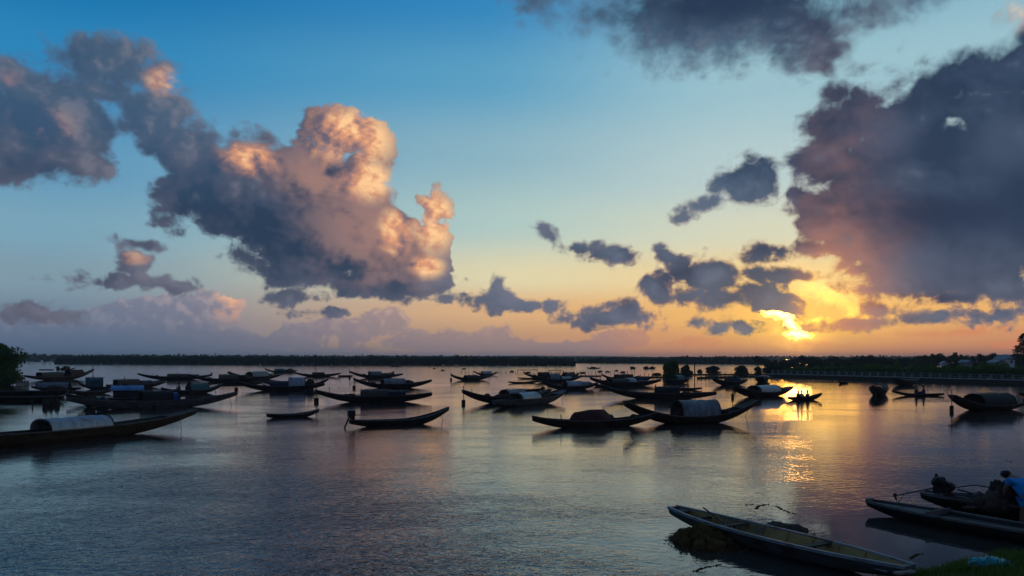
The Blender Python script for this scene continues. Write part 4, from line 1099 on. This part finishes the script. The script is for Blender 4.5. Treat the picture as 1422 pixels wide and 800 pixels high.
def bush(label, px, yb, ytop, wpx, seed, m='leaf_dark', n=2600, leaf=.16, group='bushes standing in the water', name='bush', lobes=9):
    b_ = at(px, yb); d = b_.y; h = (yb - ytop) * d / F; w = wpx * d / F / 2
    rng = random.Random(seed); r = empty(name, b_); tag(r, label, 'bush', group)
    bm = bmesh.new()
    for k in range(5):
        a = rng.uniform(0, 6.28); tube(bm, [(0, 0, -.2), (math.cos(a) * w * .25, math.sin(a) * w * .25, h * .4), (math.cos(a) * w * .5, math.sin(a) * w * .5, h * .75)], [.07, .045, .015], 5)
    obj('stem', bm, 'wood_dark', r)
    bm = bmesh.new()
    for k in range(lobes):
        a = rng.uniform(0, 6.28); q = rng.uniform(.0, .62); z = rng.uniform(.25, .72)
        leaves(bm, (math.cos(a) * q * w, math.sin(a) * q * w, z * h), (w * .42, w * .42, h * .26), n // lobes, leaf, rng)
    leaves(bm, (0, 0, h * .68), (w * .5, w * .5, h * .34), n // 3, leaf, rng)
    leaves(bm, (0, 0, h * .16), (w * .85, w * .85, h * .18), n // 3, leaf, rng)
    obj('foliage', bm, m, r); return r
bush('tall leafy green bush at the left edge by the moored hulls', -6, 535, 476.5, 82, 1, 'leaf', 15000, .17, None, lobes=22)
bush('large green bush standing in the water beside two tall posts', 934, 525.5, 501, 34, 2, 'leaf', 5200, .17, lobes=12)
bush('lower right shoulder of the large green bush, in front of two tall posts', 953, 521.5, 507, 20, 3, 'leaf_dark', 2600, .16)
bush('small dark bush left of the large green one', 912, 521, 518, 16, 8, 'leaf_dark', 900, .14)
bush('round dark bush in open water right of the two posts', 991, 519, 508.5, 24, 4, 'leaf_dark', 2400, .17)
bush('dark bush in the water, middle of the row before the wooded shore', 1030, 520, 507.5, 24, 5, 'leaf_dark', 2600, .17)
bush('narrow dark bush just right of the middle one of the row', 1053, 520, 509.5, 12, 6, 'leaf_dark', 1400, .16)
bush('wide dark bush joining the railing at its left end', 1076, 521, 507, 34, 7, 'leaf_dark', 3400, .18)
bush('tiny bush afloat between the round bush and the posts', 972, 517.5, 513, 9, 9, 'leaf_dark', 700, .13)

# conifer at the right edge
P = at_d(1421, 497, 190); P.z = .5; r = empty('tree', P); tag(r, 'tall tree with layered boughs at the right edge', 'tree')
bm = bmesh.new(); tube(bm, [(0, 0, -.5), (.1, 0, 4), (0, 0, 9.3)], [.22, .15, .03], 7); obj('trunk', bm, 'wood_dark', r)
rng = random.Random(9); bm = bmesh.new()
for k in range(26):
    z = 3.2 + k * .24; w = (9.8 - z) * .34 + .25; a = rng.uniform(0, 6.28)
    leaves(bm, (math.cos(a) * w * .6, math.sin(a) * w * .6, z), (w * .75, w * .75, .20), 130, .15, rng)
obj('crown', bm, 'leaf_dark', r)

def wood(name, label, base, tops, depth, n, leaf, m, seed):
    """a far wood that reads as one mass: (photo column, distance) along its foot, (column, skyline row) along its top"""
    rng = random.Random(seed); bm = bmesh.new()
    def interp(tab, x):
        for (a, u), (b_, v) in zip(tab, tab[1:]):
            if a <= x <= b_: return u + (v - u) * (x - a) / (b_ - a)
        return tab[0][1] if x < tab[0][0] else tab[-1][1]
    x0, x1 = base[0][0], base[-1][0]
    for _ in range(n):
        px = rng.uniform(x0, x1); d0 = interp(base, px); back = rng.random() ** 1.3 * depth; d = d0 + back
        zt = CAMH - (interp(tops, px) - HY) * d / F
        zt *= .80 + .30 * mnoise.noise(Vector((px * .10, back * .12, seed))) + .16 * mnoise.noise(Vector((px * .45, back * .3, seed)))
        edge = min(1, (px - x0) / 6 + .45, (x1 - px) / 6 + .45); zt *= edge
        u = rng.random(); z = zt * (u ** .8)
        if u > .985: z = zt * rng.uniform(1.0, 1.14)
        c = Vector(((px - HX) / F * d, d, z))
        a = Vector((rng.gauss(0, 1), rng.gauss(0, 1), rng.gauss(0, .7))).normalized(); q = a.orthogonal().normalized(); q = Matrix.Rotation(rng.uniform(0, 6.28), 3, a) @ q; w = a.cross(q)
        s = leaf * rng.uniform(.6, 1.4)
        bm.faces.new([bm.verts.new(c + q * s), bm.verts.new(c + w * s * .6), bm.verts.new(c - q * s * .8), bm.verts.new(c - w * s * .7)])
    tag(obj(name, bm, m), label, 'wood', kind='stuff')
wood('mangrove_wood', 'long low island of dark mangroves across the lagoon', [(76,520),(400,450),(700,420),(799,410)], [(76,495),(160,493),(300,494.0),(480,494.6),(620,495.2),(760,496),(799,498)], 16, 42000, .55, 'leaf_dark', 3)
wood('far_wood', 'faint line of trees on the farthest shore', [(-500,860),(0,830),(400,900),(800,900),(1100,1000),(2300,1000)], [(-500,488),(30,490.5),(110,491.8),(240,492),(420,492.8),(560,493.2),(700,494),(830,496),(1100,494),(2300,492)], 60, 28000, 1.5, 'leaf_dark', 8)
wood('far_wood', 'bluish wood on the far shore behind the large green bush', [(800,600),(900,570),(960,540),(1070,500)], [(800,500),(826,498),(836,496.5),(856,496),(880,498),(926,497),(953,494.2),(962,496),(975,496.5),(1000,494.8),(1040,496),(1049,494),(1058,498),(1070,499)], 40, 16000, .75, 'leaf_dark', 15)
wood('shrubbery', 'dense dark green shrubs behind the railing', [(1084,172),(1250,158),(1480,140),(1800,112)], [(1084,512),(1100,509),(1150,507),(1210,505),(1280,505),(1340,506),(1420,505),(1480,504),(1800,500)], 10, 36000, .24, 'leaf', 21)
# hills far inland
bm = bmesh.new(); prev = None
for i in range(81):
    px = -700 + i * 35; d = 2600; yt = 494.5 + min(2.2, max(0, (px - 850) * .012)) - 1.3 * mnoise.noise(Vector((px * .006, 3, 0))) - .8 * mnoise.noise(Vector((px * .02, 9, 0)))
    x = (px - HX) / F * d; zt = CAMH - (yt - HY) * d / F
    q = [bm.verts.new((x, d - 120, -.5)), bm.verts.new((x, d, zt)), bm.verts.new((x, d + 160, zt * .8)), bm.verts.new((x, d + 300, -.5))]
    if prev:
        for a in range(3): bm.faces.new((prev[a], q[a], q[a + 1], prev[a + 1]))
    prev = q
tag(obj('hills', bm, 'hill_soil', None, True), kind='structure')

# ------------------------------------------------------------------ embankment with its railing
E0, E1 = at(1056, 523.6), at(1800, 546.2)
ed = (E1 - E0).normalized(); en = Vector((-ed.y, ed.x, 0)); elen = (E1 - E0).length
def strip(bm, o0, o1, z0, z1, s0=0.0, s1=None):
    s1 = elen if s1 is None else s1
    v = [E0 + ed * s + en * o + Vector((0, 0, z)) for s, o, z in ((s0, o0, z0), (s1, o0, z0), (s1, o1, z0), (s0, o1, z0), (s0, o0, z1), (s1, o0, z1), (s1, o1, z1), (s0, o1, z1))]
    v = [bm.verts.new(x) for x in v]
    for f in ((0, 1, 2, 3), (4, 5, 6, 7), (0, 1, 5, 4), (1, 2, 6, 5), (2, 3, 7, 6), (3, 0, 4, 7)): bm.faces.new([v[i] for i in f])
bm = bmesh.new(); strip(bm, 0, 2.6, -.4, .62); tag(obj('embankment', bm, 'mud'), kind='structure')
bm = bmesh.new(); strip(bm, 0.15, 2.4, .624, .70); tag(obj('path', bm, 'concrete'), kind='structure')
rl = empty('railing', E0); tag(rl, 'long white railing of paired posts and two rails on the embankment', 'railing')
k = 0; s = 3.0
while s < elen - 1 and k < 50:
    for off in (-.14, .14):
        bm = bmesh.new(); box(bm, ed * (s + off) + en * .45 + Vector((0, 0, 1.10)), (.11, .10, .80), Matrix.Rotation(math.atan2(ed.y, ed.x), 3, 'Z')); obj('post', bm, 'rail_concrete', rl)
    s += 1.72; k += 1
for z in (1.42, 1.06):
    bm = bmesh.new(); c0 = ed * 2.6 + en * .45; c1 = ed * min(elen - .6, 3.2 + 1.72 * 49) + en * .45
    tube(bm, [c0 + Vector((0, 0, z)), c1 + Vector((0, 0, z))], .035, 6); obj('rail', bm, 'rail_concrete', rl)

# ------------------------------------------------------------------ houses among the trees
def house(label, px0, px1, yeave, ytop, d, base, wallm='white_paint', name='house', rz=.25, win=True):
    x0, x1 = (px0 - HX) / F * d, (px1 - HX) / F * d; w = x1 - x0; ze = CAMH - (yeave - HY) * d / F - base; zt = CAMH - (ytop - HY) * d / F - base
    r = empty(name, ((x0 + x1) / 2, d, base), rz); tag(r, label, 'house')
    dp = w * 1.3
    bm = bmesh.new(); f = [(-w/2, 0), (w/2, 0), (w/2, ze), (0, zt), (-w/2, ze)]
    A = [bm.verts.new((x, 0, z)) for x, z in f]; B = [bm.verts.new((x, dp, z)) for x, z in f]
    bm.faces.new(A); bm.faces.new(B[::-1])
    for i in range(5): bm.faces.new((A[i], A[(i + 1) % 5], B[(i + 1) % 5], B[i]))
    obj('wall', bm, wallm, r)
    bm = bmesh.new()
    for s_ in (-1, 1):
        q = [Vector((s_ * (w/2 + .3), -.4, ze - .15)), Vector((0, -.4, zt + .05)), Vector((0, dp + .4, zt + .05)), Vector((s_ * (w/2 + .3), dp + .4, ze - .15))]
        lo = [bm.verts.new(v + Vector((0, 0, .02))) for v in q]; hi = [bm.verts.new(v + Vector((0, 0, .14))) for v in q]
        bm.faces.new(lo); bm.faces.new(hi)
        for i in range(4): bm.faces.new((lo[i], lo[(i + 1) % 4], hi[(i + 1) % 4], hi[i]))
    obj('roof', bm, 'roof_sheet', r)
    if win:
        bm = bmesh.new(); box(bm, (.1 * w, -.01, ze * .72), (w * .26, .05, ze * .34)); obj('window', bm, 'window_dark', r)
    return r
house('white gabled house among the trees near the right edge', 1396, 1411, 499, 493.5, 232, 1.0, rz=.3)
house('small grey shed adjoining the white gabled house', 1383, 1396, 503, 500.5, 226, 1.0, 'concrete', 'shed', .1, False)
house('pale low hut half hidden in the shrubs, left of the white house', 1309, 1317, 505, 502.5, 215, .6, 'white_paint', 'shed', -.2, False)
house('bluish roofed hut in the trees between the low hut and the white house', 1342, 1352, 503, 500.5, 225, .6, 'concrete', 'shed', .3, False)

# ------------------------------------------------------------------ stakes, nets, posts
STK = []
def stake(px, yb, ytop, label, group, tilt=0.0):
    b_ = at(px, yb); h = (yb - ytop) * b_.y / F
    bm = bmesh.new(); r_ = .05 + .00018 * b_.y
    tube(bm, [(0, 0, -.4), (tilt * h, 0, h)], [r_, r_ * .8], 5)
    o = obj('stake', bm, 'wood_dark'); o.location = b_; return tag(o, label, 'stake', group)
rng = random.Random(31)
for px in range(642, 884, 5):
    if 720 < px < 750: continue
    stake(px + rng.uniform(-1.5, 1.5), 518.3 + rng.uniform(-.3, .3), 515.6 + rng.uniform(-.7, .8), 'thin net stake in the dotted row beyond the middle boats', 'net stakes beyond the middle boats', rng.uniform(-.1, .1))
for px in (40, 41, 45, 59, 61, 63, 68, 70, 76, 79, 82, 85, 88, 91, 94, 101, 107, 112):
    stake(px, 506.4 + rng.uniform(-.3, .3), 504.2 + rng.uniform(-.8, .6), 'short stake in the water before the left tip of the island', 'stakes before the island')
for px, yb, yt in ((45,564,555), (129,523,507), (173,533,523)):
    stake(px, yb, yt, {45: 'single stake standing before the dark hulls under the bush', 129: 'tall stake beside the bow of the dark brown sampan by the bush', 173: 'stake rising by the low grey and rusty cover'}[px], 'mooring stakes')
b_ = at(438, 522); bm = bmesh.new(); tube(bm, [(0, 0, -.3), (0, 0, 3.4)], .07, 6)
o = obj('mast', bm, 'wood_dark'); o.location = b_ + Vector((0, .6, 0)); tag(o, 'thin bare mast standing by the far sampan with the square cover', 'mast')
stake(910.5, 552, 533.5, 'post standing at the left end of the black flat-topped cabin', 'mooring stakes')
stake(833.5, 538, 525, 'pale post between the two clusters right of centre', 'mooring stakes')
def low_fence(label, p0, p1, n, h, zt=.35):
    A, B = at(*p0), at(*p1); r = empty('fish_fence', A); tag(r, label, 'fish fence', 'fish fences in the lagoon'); D = B - A
    bm = bmesh.new()
    for a, b2 in ((0, .5), (.5, 1)):
        q = [bm.verts.new(D * a + Vector((0, 0, -.3))), bm.verts.new(D * b2 + Vector((0, 0, -.3))), bm.verts.new(D * b2 + Vector((0, 0, zt))), bm.verts.new(D * a + Vector((0, 0, zt)))]
        q2 = [bm.verts.new(v.co + Vector((0, .06, 0))) for v in q]
        bm.faces.new(q); bm.faces.new(q2)
        for i in range(4): bm.faces.new((q[i], q[(i + 1) % 4], q2[(i + 1) % 4], q2[i]))
    obj('net', bm, 'net', r)
    for i in range(n):
        bm = bmesh.new(); hh = h * rng.uniform(.7, 1.3); tube(bm, [D * (i / (n - 1)) + Vector((0, -.1, -.4)), D * (i / (n - 1)) + Vector((rng.uniform(-.1, .1), -.1, hh))], .06, 5); obj('stake', bm, 'wood_dark', r)
low_fence('low line of net right of the middle cluster, running to the covered boats', (786, 522.6), (835, 522.8), 8, .6, .22)
low_fence('low line of net between the reddish cover and the two tall posts', (889, 524.2), (955, 525.4), 12, .9, .26)
low_fence('low line of net from the two tall posts to the railing', (968, 526.0), (1056, 523.4), 18, .8, .34)
low_fence('farther low line of net past the round bush', (958, 521), (1050, 520.5), 14, .7, .26)
gt = empty('net_gantry', at(955, 527)); tag(gt, 'two tall posts joined by a thin bar beside the green bush', 'posts')
D = at(964.5, 528) - at(955, 527)
for q, h in ((Vector((0, 0, 0)), 3.3), (D, 3.2)):
    bm = bmesh.new(); tube(bm, [q + Vector((0, 0, -.4)), q + Vector((.03, 0, h))], .10, 7); obj('post', bm, 'wood_dark', gt)
bm = bmesh.new(); tube(bm, [D * -.7 + Vector((0, 0, 3.25)), D * 2.0 + Vector((0, 0, 3.30))], .05, 6); obj('bar', bm, 'wood_grey', gt)
def platform(label, x0, x1, yb, yt):
    A, B = at(x0, yb), at(x1, yb - .2); D = B - A; z = (yb - yt) * A.y / F; r = empty('bamboo_platform', A); tag(r, label, 'platform', 'bamboo platforms')
    bm = bmesh.new(); box(bm, D / 2 + Vector((0, .5, z)), (D.length, 1.2, .16), Matrix.Rotation(math.atan2(D.y, D.x), 3, 'Z')); obj('deck', bm, 'wood_pale', r)
    for k in range(4):
        bm = bmesh.new(); tube(bm, [D * (k / 3) + Vector((0, .5, -.4)), D * (k / 3) + Vector((0, .5, z))], .06, 5); obj('leg', bm, 'wood_dark', r)
platform('long thin bamboo platform beyond the tangled middle cluster', 719, 746, 517.5, 514)
platform('short thin bamboo platform right of the long one', 763, 779, 517, 514.5)
for k, (px, y) in enumerate(((603,512.6),(615,515),(644,513),(711,516.6),(733,518.2),(809,518.4),(844,516.8),(865,517.6),(833,516.4),(856,515.4))):
    b_ = at(px, y); bm = bmesh.new(); lump(bm, (0, 0, .12), (.55 + .1 * (k % 3), .3, .28), k, .3, 2)
    o = obj('float', bm, 'net', None, True); o.location = b_; tag(o, 'small dark float in the open water beyond the middle boats', 'float', 'floats in the open water')
# gear under the bush at the left
for k, (px, y, lab) in enumerate(((63,565,'dark basket hanging at the water, leftmost of three before the dark hulls'), (70.5,564,'dark basket hanging at the water, middle one of three before the dark hulls'), (79,564,'dark basket hanging at the water, rightmost of three before the dark hulls'))):
    b_ = at(px, y); r = empty('fish_basket', b_); tag(r, lab, 'basket', 'baskets before the dark hulls')
    bm = bmesh.new(); tube(bm, [(0, 0, -.15), (0, 0, .1), (0, 0, .45), (0, 0, .62)], [.16, .24, .22, .10], 10); obj('basket', bm, 'net', r, True, 50)
    bm = bmesh.new(); tube(bm, [(.05, 0, .5), (.05, .05, 1.0)], .03, 5); obj('stake', bm, 'wood_dark', r)
A, B = at(22, 538.5), at(40, 538.5); D = B - A; r = empty('bamboo_screen', A); tag(r, 'pale slatted bamboo screen at the foot of the leafy bush', 'screen')
bm = bmesh.new()
for k in range(22): box(bm, D * (k / 21) + Vector((0, rng.uniform(-.03, .03), .45)), (.06, .03, 1.0 + rng.uniform(-.15, .2)))
obj('slats', bm, 'wood_pale', r)
for z in (.2, .75):
    bm = bmesh.new(); tube(bm, [Vector((0, -.05, z)), D + Vector((0, -.05, z))], .035, 5); obj('rail', bm, 'wood_dark', r)

# ------------------------------------------------------------------ air
HAZE = 0.0002
def haze_mat(g, b):
    t = g.t; t.nodes.remove(b); v = g.n('ShaderNodeVolumePrincipled')
    v.inputs['Color'].default_value = (.86, .88, .92, 1); v.inputs['Density'].default_value = HAZE; v.inputs['Anisotropy'].default_value = .35
    t.links.new(v.outputs[0], t.nodes['Material Output'].inputs['Volume'])
if HAZE:
    mat('haze', haze_mat)
    bm = bmesh.new(); box(bm, (0, 1500, 12), (7200, 7200, 26)); tag(obj('haze', bm, 'haze'), kind='stuff')
